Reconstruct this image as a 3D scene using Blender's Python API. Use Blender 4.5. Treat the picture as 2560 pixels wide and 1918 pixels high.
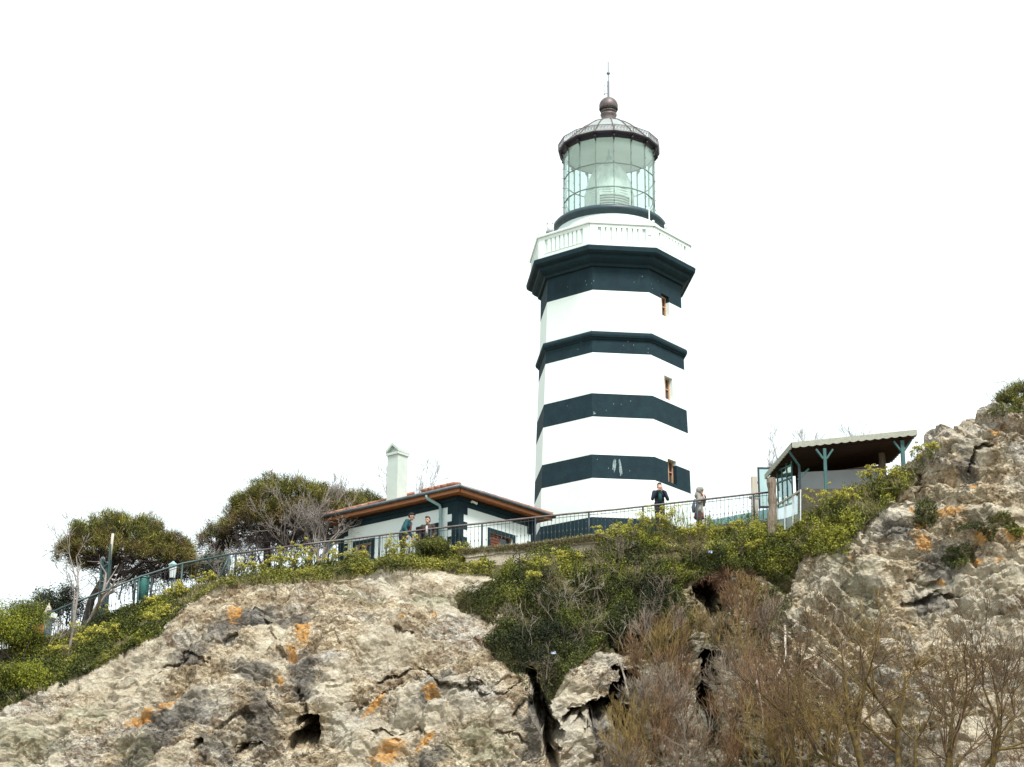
import bpy, math, random
import numpy as np
from mathutils import Vector, Matrix, Euler
R = math.radians
random.seed(7)
RNG = np.random.default_rng(11)
scene = bpy.context.scene
for o in list(bpy.data.objects): bpy.data.objects.remove(o)

# ------------------------------------------------------------------ camera, sky, sun, exposure
FPX, PITCH, ROLL, CZ = 5000.0, R(18.738), R(-0.495), 1.7
cd = bpy.data.cameras.new('camera'); cam = bpy.data.objects.new('camera', cd)
scene.collection.objects.link(cam); scene.camera = cam
cd.sensor_fit = 'HORIZONTAL'; cd.sensor_width = 36.0; cd.lens = FPX/2560*36.0
cd.clip_start = 0.5; cd.clip_end = 5000
cam.matrix_world = Matrix.Translation((0, 0, CZ)) @ Matrix.Rotation(math.pi/2+PITCH, 4, 'X') @ Matrix.Rotation(-ROLL, 4, 'Z')
scene.render.resolution_x, scene.render.resolution_y = 1024, 767
SUN_EL, SUN_AZ = 56.0, 24.0     # azimuth measured to the right of straight behind the camera
world = bpy.data.worlds.new('World'); scene.world = world; world.use_nodes = True
wn, wl = world.node_tree.nodes, world.node_tree.links
bg = wn['Background']
sky = wn.new('ShaderNodeTexSky'); sky.sky_type = 'NISHITA'; sky.sun_disc = False
sky.sun_elevation = R(SUN_EL); sky.sun_rotation = R(180-SUN_AZ); sky.dust_density = 3.0
ov = wn.new('ShaderNodeMix'); ov.data_type = 'RGBA'; ov.inputs[0].default_value = 0.9
ov.inputs[7].default_value = (7.6, 8.35, 8.35, 1)      # thick bright cloud over the blue
wl.new(sky.outputs[0], ov.inputs[6]); wl.new(ov.outputs[2], bg.inputs['Color'])
bg.inputs['Strength'].default_value = 0.095
sd = bpy.data.lights.new('sun', 'SUN'); sd.energy = 3.0; sd.angle = R(14); sd.color = (1.0, 0.97, 0.92)
sun = bpy.data.objects.new('sun', sd); scene.collection.objects.link(sun)
sv = Vector((math.sin(R(SUN_AZ))*math.cos(R(SUN_EL)), -math.cos(R(SUN_AZ))*math.cos(R(SUN_EL)), math.sin(R(SUN_EL))))
sun.rotation_euler = sv.to_track_quat('Z', 'Y').to_euler()
scene.view_settings.view_transform = 'Standard'; scene.view_settings.look = 'None'
scene.view_settings.exposure = 0.85; scene.view_settings.gamma = 1.0

# ------------------------------------------------------------------ picture <-> world
cr, sr, cp, sp = math.cos(ROLL), math.sin(ROLL), math.cos(PITCH), math.sin(PITCH)
def at(px, py, Y):
    X, U = px-1280, 959-py
    x = cr*X+sr*U; u = -sr*X+cr*U
    d = Vector((x/FPX, cp-u/FPX*sp, sp+u/FPX*cp))
    p = d*(Y/d.y); p.z += CZ
    return p
def proj(P):
    x, y, z = P[..., 0], P[..., 1], P[..., 2]-CZ
    d = y*cp+z*sp; u = -y*sp+z*cp
    X = FPX*x/d; U = FPX*u/d
    return 1280+cr*X-sr*U, 959-(sr*X+cr*U)

# ------------------------------------------------------------------ object helpers
COL = scene.collection
def tag(o, label=None, cat=None, group=None, kind=None):
    if label: o['label'] = label
    if cat: o['category'] = cat
    if group: o['group'] = group
    if kind: o['kind'] = kind
    return o
def empty(name, loc, label, cat, group=None, rz=0):
    o = bpy.data.objects.new(name, None); COL.objects.link(o); o.location = loc; o.rotation_euler = (0, 0, rz)
    o.empty_display_size = .3
    return tag(o, label, cat, group)
def npmesh(name, V, F, mat, parent=None, attrs=None, smooth=False, midx=None):
    V = np.asarray(V, dtype=np.float32); F = np.asarray(F, dtype=np.int32)
    me = bpy.data.meshes.new(name)
    if parent is not None:
        iv = np.array(parent.matrix_basis.inverted()); V = V@iv[:3, :3].T.astype(np.float32)+iv[:3, 3].astype(np.float32)
    k = F.shape[1]
    me.vertices.add(len(V)); me.vertices.foreach_set('co', V.ravel())
    me.loops.add(F.size); me.loops.foreach_set('vertex_index', F.ravel())
    me.polygons.add(len(F)); me.polygons.foreach_set('loop_start', np.arange(len(F), dtype=np.int32)*k)
    me.polygons.foreach_set('loop_total', np.full(len(F), k, dtype=np.int32))
    for m in (mat if isinstance(mat, (list, tuple)) else [mat]): me.materials.append(m)
    if midx is not None: me.polygons.foreach_set('material_index', np.asarray(midx, dtype=np.int32))
    me.polygons.foreach_set('use_smooth', np.full(len(F), smooth))
    me.update(calc_edges=True); me.validate()
    for a, v in (attrs or {}).items():
        at_ = me.attributes.new(a, 'FLOAT', 'POINT'); at_.data.foreach_set('value', np.asarray(v, dtype=np.float32))
    o = bpy.data.objects.new(name, me); COL.objects.link(o)
    if parent is not None: o.parent = parent
    return o
class MB:
    def __init__(s): s.v = []; s.f = []; s.m = []
    def add(s, vs, fs, m=0):
        b = len(s.v); s.v += [tuple(v) for v in vs]; s.f += [tuple(i+b for i in f) for f in fs]; s.m += [m]*len(fs); return s
    def box(s, c, sz, M=None, m=0):
        c = Vector(c); h = Vector(sz)/2; vs = []
        for dx, dy, dz in ((-1,-1,-1),(1,-1,-1),(1,1,-1),(-1,1,-1),(-1,-1,1),(1,-1,1),(1,1,1),(-1,1,1)):
            v = Vector((dx*h.x, dy*h.y, dz*h.z))
            vs.append(c+(M@v if M else v))
        return s.add(vs, [(0,3,2,1),(4,5,6,7),(0,1,5,4),(1,2,6,5),(2,3,7,6),(3,0,4,7)], m)
    def beam(s, a, b, w, h, m=0, up=(0, 0, 1)):
        a, b = Vector(a), Vector(b); d = b-a; L = d.length; x = d.normalized(); z = Vector(up); y = z.cross(x)
        if y.length < 1e-3: y = Vector((1, 0, 0))
        y.normalize(); z = x.cross(y)
        return s.box((a+b)/2, (L, w, h), Matrix((x, y, z)).transposed(), m)
    def tube(s, pts, rad, n=8, m=0, cap=True):
        pts = [Vector(p) for p in pts]; rad = rad if isinstance(rad, (list, tuple)) else [rad]*len(pts)
        b = len(s.v); ref = None
        for i, p in enumerate(pts):
            t = (pts[min(i+1, len(pts)-1)]-pts[max(i-1, 0)]).normalized()
            if ref is None or abs(ref.dot(t)) > .95: ref = Vector((0, 0, 1)) if abs(t.z) < .9 else Vector((0, 1, 0))
            u = t.cross(ref).normalized(); w = t.cross(u)
            for k in range(n):
                a = 2*math.pi*k/n; s.v.append(tuple(p+(u*math.cos(a)+w*math.sin(a))*rad[i]))
        for i in range(len(pts)-1):
            for k in range(n):
                s.f.append((b+i*n+k, b+i*n+(k+1) % n, b+(i+1)*n+(k+1) % n, b+(i+1)*n+k)); s.m.append(m)
        if cap:
            s.f.append(tuple(b+k for k in range(n))[::-1]); s.m.append(m)
            s.f.append(tuple(b+(len(pts)-1)*n+k for k in range(n))); s.m.append(m)
        return s
    def lathe(s, prof, c, n=32, a0=0.0, m=0, ms=None):      # prof: (radius, z); angles start at a0 (th: 0 = toward camera)
        b = len(s.v); c = Vector(c)
        for r, z in prof:
            for k in range(n):
                th = a0+2*math.pi*k/n; s.v.append((c.x+r*math.sin(th), c.y-r*math.cos(th), c.z+z))
        for i in range(len(prof)-1):
            for k in range(n):
                s.f.append((b+i*n+k, b+i*n+(k+1) % n, b+(i+1)*n+(k+1) % n, b+(i+1)*n+k)); s.m.append(ms[i] if ms else m)
        return s
    def ball(s, c, r, n=12, m=0):
        r = Vector((r, r, r)) if not hasattr(r, '__len__') else Vector(r); b = len(s.v); c = Vector(c); k2 = n//2
        for i in range(k2+1):
            ph = math.pi*i/k2
            for k in range(n):
                a = 2*math.pi*k/n
                s.v.append((c.x+r.x*math.sin(ph)*math.cos(a), c.y+r.y*math.sin(ph)*math.sin(a), c.z+r.z*math.cos(ph)))
        for i in range(k2):
            for k in range(n): s.f.append((b+i*n+k, b+(i+1)*n+k, b+(i+1)*n+(k+1) % n, b+i*n+(k+1) % n)); s.m.append(m)
        return s
    def build(s, name, mat, parent=None, smooth=False, bevel=0):
        me = bpy.data.meshes.new(name); vs = s.v
        if parent is not None:
            iv = parent.matrix_basis.inverted(); vs = [iv@Vector(v) for v in vs]
        me.from_pydata(vs, [], s.f)
        for mm in (mat if isinstance(mat, (list, tuple)) else [mat]): me.materials.append(mm)
        me.polygons.foreach_set('material_index', s.m)
        me.polygons.foreach_set('use_smooth', [smooth]*len(s.f)); me.update()
        o = bpy.data.objects.new(name, me); COL.objects.link(o)
        if parent is not None: o.parent = parent
        if bevel:
            b = o.modifiers.new('bevel', 'BEVEL'); b.width = bevel; b.segments = 2; b.limit_method = 'ANGLE'
        return o
def copy_tree(o, parent=None):
    c = o.copy(); COL.objects.link(c)
    if parent: c.parent = parent
    for ch in list(o.children): copy_tree(ch, c)
    return c

# ------------------------------------------------------------------ numpy noise
def _h(ix, iy, iz, s=0):
    n = (ix*374761393+iy*668265263+iz*1274126177+s*974634221) & 0xffffffff
    n = ((n ^ (n >> 13))*1274126177) & 0xffffffff
    n = n ^ (n >> 16)
    n = (n*2246822519) & 0xffffffff
    return ((n ^ (n >> 15)) & 0xffffff)/float(0xffffff)
def vnoise(P, s=0):
    P = np.asarray(P, dtype=np.float64); I = np.floor(P).astype(np.int64); f = P-I; w = f*f*f*(f*(f*6-15)+10)
    out = 0
    for dx in (0, 1):
        for dy in (0, 1):
            for dz in (0, 1):
                h = _h(I[..., 0]+dx, I[..., 1]+dy, I[..., 2]+dz, s)
                out = out+h*(w[..., 0] if dx else 1-w[..., 0])*(w[..., 1] if dy else 1-w[..., 1])*(w[..., 2] if dz else 1-w[..., 2])
    return out*2-1
def fbm(P, o=4, s=0, g=.5, ridged=False):
    a, t, tot = 1.0, 0, 0
    for i in range(o):
        n = vnoise(P*(2.03**i)+i*17.3, s+i)
        if ridged: n = 1-2*np.abs(n)
        t = t+a*n; tot += a; a *= g
    return t/tot
def worley(P, s=0):
    I = np.floor(P).astype(np.int64); f1 = np.full(P.shape[:-1], 9.); f2 = f1.copy(); idv = np.zeros_like(f1)
    for dx in (-1, 0, 1):
        for dy in (-1, 0, 1):
            for dz in (-1, 0, 1):
                J = I+np.array([dx, dy, dz])
                q = np.stack([J[..., k]+_h(J[..., 0], J[..., 1], J[..., 2], s+11*k+1) for k in range(3)], -1)
                d = np.sqrt(((P-q)**2).sum(-1)); hid = _h(J[..., 0], J[..., 1], J[..., 2], s+77)
                m = d < f1; f2 = np.where(m, f1, np.minimum(f2, d)); idv = np.where(m, hid, idv); f1 = np.where(m, d, f1)
    return f1, f2, idv

# ------------------------------------------------------------------ materials
def pmat(name, base, rough=.7, var=.0, vscale=3.0, bump=0.0, bscale=30.0, metallic=0.0, second=None, stain=None, spec=.4, stretch=None):
    m = bpy.data.materials.new(name); m.use_nodes = True; N, L = m.node_tree.nodes, m.node_tree.links
    b = N['Principled BSDF']; b.inputs['Roughness'].default_value = rough; b.inputs['Metallic'].default_value = metallic
    b.inputs['Specular IOR Level'].default_value = spec
    tc = N.new('ShaderNodeTexCoord'); co = tc.outputs['Object']
    if stretch:
        mp = N.new('ShaderNodeMapping'); mp.inputs['Scale'].default_value = stretch; L.new(co, mp.inputs[0]); co = mp.outputs[0]
    n = N.new('ShaderNodeTexNoise'); n.inputs['Scale'].default_value = vscale; n.inputs['Detail'].default_value = 8; n.inputs['Roughness'].default_value = .65
    L.new(co, n.inputs['Vector'])
    r = N.new('ShaderNodeValToRGB'); c2 = second or tuple(max(0, c*(1-var)) for c in base)
    r.color_ramp.elements[0].position = .35; r.color_ramp.elements[0].color = (*c2, 1)
    r.color_ramp.elements[1].position = .65; r.color_ramp.elements[1].color = (*base, 1)
    L.new(n.outputs['Fac'], r.inputs[0]); out = r.outputs[0]
    if stain:
        n2 = N.new('ShaderNodeTexNoise'); n2.inputs['Scale'].default_value = stain[1]; n2.inputs['Detail'].default_value = 6
        mp = N.new('ShaderNodeMapping'); mp.inputs['Scale'].default_value = (1, 1, stain[3] if len(stain) > 3 else .2)
        L.new(tc.outputs['Object'], mp.inputs[0]); L.new(mp.outputs[0], n2.inputs['Vector'])
        r2 = N.new('ShaderNodeValToRGB'); r2.color_ramp.elements[0].position = stain[2]; r2.color_ramp.elements[0].color = (0, 0, 0, 1)
        r2.color_ramp.elements[1].position = min(1, stain[2]+.12); r2.color_ramp.elements[1].color = (1, 1, 1, 1)
        L.new(n2.outputs['Fac'], r2.inputs[0]); mx = N.new('ShaderNodeMix'); mx.data_type = 'RGBA'
        L.new(r2.outputs[0], mx.inputs[0]); L.new(out, mx.inputs[6]); mx.inputs[7].default_value = (*stain[0], 1); out = mx.outputs[2]
    L.new(out, b.inputs['Base Color'])
    if bump:
        n3 = N.new('ShaderNodeTexNoise'); n3.inputs['Scale'].default_value = bscale; n3.inputs['Detail'].default_value = 6
        L.new(co, n3.inputs['Vector']); bp = N.new('ShaderNodeBump'); bp.inputs['Strength'].default_value = bump; bp.inputs['Distance'].default_value = .02
        L.new(n3.outputs['Fac'], bp.inputs['Height']); L.new(bp.outputs[0], b.inputs['Normal'])
    return m
def leafmat(name, dark, mid, light, rough=.6, trans=.0):
    m = bpy.data.materials.new(name); m.use_nodes = True; N, L = m.node_tree.nodes, m.node_tree.links
    b = N['Principled BSDF']; b.inputs['Roughness'].default_value = rough; b.inputs['Specular IOR Level'].default_value = .25
    a = N.new('ShaderNodeAttribute'); a.attribute_name = 'tint'
    r = N.new('ShaderNodeValToRGB'); e = r.color_ramp.elements; e[0].position = 0; e[0].color = (*dark, 1); e[1].position = 1; e[1].color = (*light, 1)
    x = e.new(.5); x.color = (*mid, 1)
    L.new(a.outputs['Fac'], r.inputs[0]); L.new(r.outputs[0], b.inputs['Base Color'])
    return m
M = {}
M['white'] = pmat('white_masonry_paint', (.78, .87, .83), .75, vscale=1.1, second=(.72, .81, .775), bump=.25, bscale=18, stain=((.66, .70, .66), 2.2, .66, .35))
M['dark'] = pmat('teal_black_masonry_paint', (.013, .035, .044), .85, vscale=2.6, second=(.010, .024, .033), bump=.4, bscale=14, stain=((.018, .038, .042), 3.5, .62, .6), spec=.2)
M['housewhite'] = pmat('house_white_render', (.76, .84, .82), .8, vscale=1.5, second=(.72, .80, .78), bump=.2, bscale=25)
M['wood'] = pmat('orange_brown_board', (.42, .17, .065), .6, vscale=5, second=(.30, .11, .045), bump=.2, bscale=30, stretch=(1, 1, 6))
M['framewood'] = pmat('tan_window_wood', (.50, .30, .18), .6, vscale=8, second=(.40, .22, .13))
M['doorwood'] = pmat('red_brown_shutter_wood', (.20, .065, .03), .6, vscale=9, second=(.12, .035, .02), stretch=(6, 6, .6))
M['gutter'] = pmat('grey_zinc_gutter', (.13, .145, .155), .4, vscale=4, second=(.08, .09, .10), metallic=.3)
M['pipe'] = pmat('pale_teal_downpipe', (.28, .42, .42), .4, vscale=4, second=(.20, .33, .34))
M['tile'] = pmat('orange_clay_tile', (.38, .19, .125), .9, vscale=7, second=(.24, .12, .085), bump=.4, bscale=25, stain=((.45, .30, .22), 6, .6, 1))
M['chimney'] = pmat('pale_green_chimney_render', (.52, .60, .56), .85, vscale=3, second=(.46, .54, .50), bump=.3, bscale=20)
M['black'] = pmat('dark_opening', (.012, .012, .014), .9)
M['paneglass'] = pmat('dark_window_glass', (.03, .045, .05), .08, spec=.8)
M['copper'] = pmat('aged_copper_brown', (.17, .14, .135), .5, vscale=9, second=(.085, .07, .07), metallic=.35)
M['darkmetal'] = pmat('dark_lantern_metal', (.020, .024, .038), .45, vscale=8, second=(.035, .022, .03), metallic=.3)
M['sill'] = pmat('blue_black_sill_paint', (.020, .045, .060), .45, vscale=6, second=(.035, .06, .07))
M['domemetal'] = pmat('pale_grey_green_dome_metal', (.34, .38, .37), .5, vscale=5, second=(.27, .29, .29), metallic=.2)
M['ceiling'] = pmat('lantern_ceiling_paint', (.78, .86, .84), .7, vscale=3, second=(.70, .80, .78))
M['bar'] = pmat('green_grey_glazing_bar', (.20, .25, .23), .5, vscale=8, second=(.14, .18, .17))
M['lenscloth'] = pmat('pale_plastic_dust_sheet', (.74, .78, .73), .35, vscale=5, second=(.46, .52, .49), bump=.5, bscale=6, stretch=(1, 1, .25))
M['lensglass'] = pmat('pale_lens_glass', (.80, .82, .76), .15, vscale=5, second=(.62, .68, .64), spec=.8)
M['greysteel'] = pmat('grey_steel', (.16, .17, .19), .45, metallic=.4)
M['railbrown'] = pmat('maroon_brown_handrail_paint', (.085, .030, .035), .45, vscale=2.2, second=(.13, .15, .13), bump=.2, bscale=20)
M['railgreen'] = pmat('dark_green_rail_paint', (.016, .050, .050), .45, vscale=3, second=(.045, .075, .075))
M['railpost'] = pmat('blue_black_post_paint', (.020, .036, .050), .5, vscale=4, second=(.012, .022, .032))
M['baluster'] = pmat('dark_iron_baluster', (.045, .055, .060), .5)
M['teal'] = pmat('teal_painted_timber', (.045, .125, .12), .6, vscale=6, second=(.03, .09, .09))
M['binteal'] = pmat('dark_teal_bin_paint', (.028, .145, .13), .5, vscale=6, second=(.02, .10, .09))
M['tealpale'] = pmat('pale_teal_board', (.40, .56, .56), .6, vscale=3, second=(.33, .48, .49))
M['hutwood'] = pmat('dark_red_brown_boards', (.055, .018, .010), .7, vscale=5, second=(.025, .010, .007), stretch=(.5, 6, 1))
M['fascia'] = pmat('weathered_cream_fascia', (.40, .41, .34), .8, vscale=7, second=(.28, .29, .24), stretch=(2, 2, 3))
M['hutroof'] = pmat('dark_brown_roofing', (.05, .035, .035), .8, vscale=5)
M['hutwall'] = pmat('grey_white_hut_panel', (.46, .50, .53), .8, vscale=2, second=(.40, .43, .46))
M['plaster'] = pmat('rough_beige_plaster', (.36, .30, .23), .9, vscale=6, second=(.24, .20, .15), bump=.8, bscale=22)
M['stonewall'] = pmat('rough_beige_wall_stone', (.50, .44, .34), .9, vscale=9, second=(.36, .31, .23), bump=1.0, bscale=16)
M['postwood'] = pmat('pale_grey_timber_post', (.50, .46, .38), .8, vscale=4, second=(.38, .34, .28), stretch=(6, 6, .5))
M['bark'] = pmat('rough_grey_brown_bark', (.24, .20, .15), .9, vscale=7, second=(.11, .08, .06), bump=1.0, bscale=14, stretch=(3, 3, .5))
M['pinebark'] = pmat('dark_pine_bark', (.085, .065, .06), .9, vscale=5, second=(.04, .03, .03), bump=.5, bscale=20)
M['palebark'] = pmat('pale_grey_bare_bark', (.28, .245, .22), .85, vscale=5, second=(.15, .125, .11))
M['redtwig'] = pmat('red_brown_twig_bark', (.22, .125, .06), .85, vscale=2.2, second=(.07, .04, .02))
M['mosstwig'] = pmat('mossy_ochre_branch_bark', (.15, .10, .020), .95, vscale=9, second=(.030, .024, .018))
M['ochretwig'] = pmat('ochre_twig_bark', (.27, .185, .06), .85, vscale=2.2, second=(.10, .07, .025))
M['greytwig'] = pmat('grey_brown_twig_bark', (.26, .21, .16), .85, vscale=1.6, second=(.13, .10, .08))
M['darktwig'] = pmat('dark_brown_twig_bark', (.15, .095, .045), .9, vscale=3, second=(.06, .04, .025))
M['drytwig'] = pmat('bleached_dry_twig', (.44, .39, .33), .85, vscale=2, second=(.24, .20, .16))
M['ivy'] = leafmat('ivy_leaf', (.009, .014, .004), (.062, .078, .011), (.31, .31, .042))
M['slopeleaf'] = leafmat('slope_herb_leaf', (.035, .045, .010), (.125, .135, .022), (.34, .32, .055))
M['drygrass'] = leafmat('dry_grass_blade', (.16, .13, .07), (.28, .24, .13), (.42, .37, .22))
M['flower'] = leafmat('yellow_green_umbel', (.20, .20, .025), (.42, .39, .065), (.68, .61, .16))
M['needle'] = leafmat('pine_needle', (.034, .042, .010), (.125, .130, .024), (.32, .29, .060))
M['needlebrown'] = leafmat('browned_pine_needle', (.07, .05, .018), (.15, .105, .036), (.25, .18, .06))
M['duskleaf'] = leafmat('grey_green_leaf', (.045, .055, .035), (.10, .12, .075), (.20, .22, .14))
M['skin'] = pmat('skin', (.52, .30, .22), .55, vscale=9, second=(.46, .25, .18))
def cloth(n, c, d=.7): return pmat(n, c, .85, vscale=6, second=tuple(x*d for x in c), bump=.3, bscale=30)
M['hairdark'] = cloth('dark_brown_hair', (.025, .015, .014)); M['hairred'] = cloth('auburn_hair', (.10, .035, .02))
# window glass that lets light through
def glassmat(name, tint, rough=.03, gl=.10, milk=0.0):
    m = bpy.data.materials.new(name); m.use_nodes = True; N, L = m.node_tree.nodes, m.node_tree.links
    N.remove(N['Principled BSDF']); o = N['Material Output']; dfn = N.new('ShaderNodeBsdfDiffuse'); dfn.inputs[0].default_value = (.78, .90, .85, 1); hz_ = N.new('ShaderNodeMixShader'); hz_.inputs[0].default_value = milk
    t = N.new('ShaderNodeBsdfTransparent'); t.inputs[0].default_value = (*tint, 1)
    g = N.new('ShaderNodeBsdfGlossy'); g.inputs[0].default_value = (.85, 1, .95, 1); g.inputs[1].default_value = rough
    lw_ = N.new('ShaderNodeLayerWeight'); lw_.inputs[0].default_value = .5; f = N.new('ShaderNodeMath'); f.operation = 'POWER'; L.new(lw_.outputs['Facing'], f.inputs[0]); f.inputs[1].default_value = 4.0
    tc = N.new('ShaderNodeTexCoord'); n = N.new('ShaderNodeTexNoise'); n.inputs['Scale'].default_value = 1.3; L.new(tc.outputs['Object'], n.inputs[0])
    ad = N.new('ShaderNodeMath'); ad.operation = 'MULTIPLY_ADD'; L.new(n.outputs['Fac'], ad.inputs[0]); ad.inputs[1].default_value = gl; L.new(f.outputs[0], ad.inputs[2])
    mx = N.new('ShaderNodeMixShader'); L.new(ad.outputs[0], mx.inputs[0]); L.new(t.outputs[0], mx.inputs[1]); L.new(g.outputs[0], mx.inputs[2]); L.new(mx.outputs[0], hz_.inputs[1]); L.new(dfn.outputs[0], hz_.inputs[2]); L.new(hz_.outputs[0], o.inputs[0])
    return m
M['lanternglass'] = glassmat('green_lantern_glass', (.86, .965, .935), milk=.16)
# cliff rock: attributes carry the lichen, weathering and soil patches that sit on the stone, plus shade painted in behind the thicket
def rockmat():
    m = bpy.data.materials.new('cliff_rock'); m.use_nodes = True; N, L = m.node_tree.nodes, m.node_tree.links
    b = N['Principled BSDF']; b.inputs['Roughness'].default_value = .95; b.inputs['Specular IOR Level'].default_value = .2
    tc = N.new('ShaderNodeTexCoord')
    def noise(sc, det=8, rough=.65, loc=0, dist=0):
        n = N.new('ShaderNodeTexNoise'); n.inputs['Scale'].default_value = sc; n.inputs['Detail'].default_value = det
        n.inputs['Roughness'].default_value = rough; n.inputs['Distortion'].default_value = dist
        mp = N.new('ShaderNodeMapping'); mp.inputs['Location'].default_value = (loc, loc*.7, loc*.3)
        mp.inputs['Rotation'].default_value = (0, R(25), 0); mp.inputs['Scale'].default_value = (1, 1, 1.5)
        L.new(tc.outputs['Object'], mp.inputs[0]); L.new(mp.outputs[0], n.inputs['Vector']); return n.outputs['Fac']
    def ramp(fac, *st):
        r = N.new('ShaderNodeValToRGB'); e = r.color_ramp.elements
        e[0].position, e[0].color = st[0][0], (*st[0][1], 1); e[1].position, e[1].color = st[-1][0], (*st[-1][1], 1)
        for p, c in st[1:-1]: x = e.new(p); x.color = (*c, 1)
        L.new(fac, r.inputs[0]); return r.outputs[0]
    def mix(fac, a, c, mode='MIX'):
        x = N.new('ShaderNodeMix'); x.data_type = 'RGBA'; x.blend_type = mode
        if isinstance(fac, float): x.inputs[0].default_value = fac
        else: L.new(fac, x.inputs[0])
        L.new(a, x.inputs[6])
        if isinstance(c, tuple): x.inputs[7].default_value = (*c, 1)
        else: L.new(c, x.inputs[7])
        return x.outputs[2]
    def attr(n):
        a = N.new('ShaderNodeAttribute'); a.attribute_name = n; return a.outputs['Fac']
    base = ramp(noise(1.1, 10, .7), (.30, (.13, .09, .055)), (.43, (.33, .265, .175)), (.55, (.51, .445, .33)), (.70, (.68, .63, .52)))
    grey = ramp(noise(4.5, 10, .75, 9), (.3, (.22, .21, .20)), (.5, (.40, .39, .365)), (.7, (.60, .595, .55)))
    c = mix(ramp(noise(.45, 6, .6, 4), (.49, (0, 0, 0)), (.63, (.75, .75, .75))), base, grey)
    c = mix(ramp(noise(2.0, 9, .75, 21), (.50, (0, 0, 0)), (.60, (.8, .8, .8))), c, (.20, .135, .075))
    speck = ramp(noise(13, 6, .85, 33), (.38, (.28, .24, .20)), (.48, (.92, .92, .92)), (.62, (1.3, 1.28, 1.25)))
    c = mix(1.0, c, speck, 'MULTIPLY')
    v = N.new('ShaderNodeTexVoronoi'); v.inputs['Scale'].default_value = 7.5; L.new(tc.outputs['Object'], v.inputs['Vector'])
    hs = N.new('ShaderNodeSeparateColor'); L.new(v.outputs['Color'], hs.inputs[0])
    c = mix(.40, c, mix(1.0, c, ramp(hs.outputs[0], (0, (.55, .52, .50)), (.5, (.95, .93, .9)), (1, (1.45, 1.42, 1.38))), 'MULTIPLY'))
    v2 = N.new('ShaderNodeTexVoronoi'); v2.inputs['Scale'].default_value = 11; L.new(tc.outputs['Object'], v2.inputs['Vector'])
    c = mix(ramp(v2.outputs['Distance'], (.10, (.7, .7, .7)), (.22, (0, 0, 0))), c, ramp(noise(7, 4, .6, 71), (.40, (.07, .055, .045)), (.5, (.40, .35, .28)), (.6, (.80, .78, .72))))
    c = mix(attr('pale'), c, mix(.55, c, ramp(noise(2.5, 9, .7, 61), (.35, (.36, .315, .235)), (.6, (.57, .53, .43)))))
    def patch(col, a, sc, lo, hi, loc, c, mx=1.0, wgt=1.0):
        # the patch is broken up by noise at its edges
        mm = N.new('ShaderNodeMath'); mm.operation = 'MULTIPLY'; L.new(attr(a), mm.inputs[0]); mm.inputs[1].default_value = wgt
        ad = N.new('ShaderNodeMath'); ad.operation = 'ADD'; L.new(mm.outputs[0], ad.inputs[0]); L.new(noise(sc, 8, .75, loc), ad.inputs[1])
        return mix(ramp(ad.outputs[0], (lo, (0, 0, 0)), (hi, (mx, mx, mx))), c, col)
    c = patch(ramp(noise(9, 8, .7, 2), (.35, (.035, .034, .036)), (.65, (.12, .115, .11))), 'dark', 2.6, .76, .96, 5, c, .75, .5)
    c = patch(ramp(noise(12, 8, .7, 6), (.35, (.34, .17, .05)), (.65, (.72, .37, .09))), 'lichen', 8.0, .88, 1.0, 15, c, .85, .5)
    c = patch(ramp(noise(6, 8, .7, 8), (.35, (.15, .155, .09)), (.65, (.28, .28, .19))), 'moss', 2.2, .86, 1.1, 45, c, .6, .45)
    c = patch(ramp(noise(5, 8, .7, 3), (.35, (.05, .045, .02)), (.65, (.13, .115, .05))), 'soil_and_shade', 3.5, .85, 1.05, 25, c, 1.0)
    L.new(c, b.inputs['Base Color'])
    h = N.new('ShaderNodeMath'); h.operation = 'ADD'; L.new(noise(14, 10, .8, 40), h.inputs[0]); L.new(v.outputs['Distance'], h.inputs[1])
    bp = N.new('ShaderNodeBump'); bp.inputs['Strength'].default_value = 1.0; bp.inputs['Distance'].default_value = .06
    L.new(h.outputs[0], bp.inputs['Height']); L.new(bp.outputs[0], b.inputs['Normal'])
    return m
M['rock'] = rockmat()

# ------------------------------------------------------------------ the cliff, lofted through guide lines
G = [  # each: list of (px, py, Y), from the foot of the cliff up and over to the back of the hill
 [(-500,2300,52),(0,1980,54),(400,1950,54.5),(760,1945,54.6),(1100,1940,54.4),(1330,1940,54.8),(1500,1940,56.0),(1700,1940,56.6),(1850,1940,56),(2050,1940,54.8),(2300,1930,53.8),(2560,1910,53.5),(3100,1880,52)],
 [(-500,2020,54),(0,1850,55.5),(300,1745,56.6),(600,1650,57.6),(1000,1645,57.5),(1300,1650,57.7),(1450,1650,58.4),(1600,1650,59.4),(1800,1650,60.0),(1950,1620,58.8),(2200,1550,57),(2560,1400,56),(3100,1300,55)],
 [(-500,1870,56),(0,1764,57.5),(150,1712,57.9),(300,1632,58.6),(399,1587,59.2),(500,1490,60.6),(635,1461,61.3),(773,1453,61.8),(993,1425,62.3),(1148,1440,62.2),(1264,1456,62.0),(1400,1440,61.9),(1600,1400,62.6),(1750,1388,62.8),(1900,1380,62.2),(2000,1350,61.4),(2120,1290,60.3),(2260,1210,59.3),(2330,1165,58.9),(2450,1078,58.2),(2560,1035,57.8),(3100,900,56.5)],
 [(-500,1700,58.5),(0,1625,59.8),(80,1608,60.2),(250,1547,61.2),(355,1506,61.7),(450,1476,62.1),(573,1450,62.6),(800,1424,63.2),(1000,1397,63.6),(1205,1372,64),(1345,1358,64),(1475,1345,64),(1605,1332,64.2),(1740,1318,64.4),(1880,1306,64.5),(1960,1298,63.6),(2030,1270,62.6),(2120,1235,61.6),(2200,1200,60.9),(2280,1150,60.2),(2357,1094,59.6),(2452,1044,59.1),(2560,998,58.6),(3100,860,57.3)],
]
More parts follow.
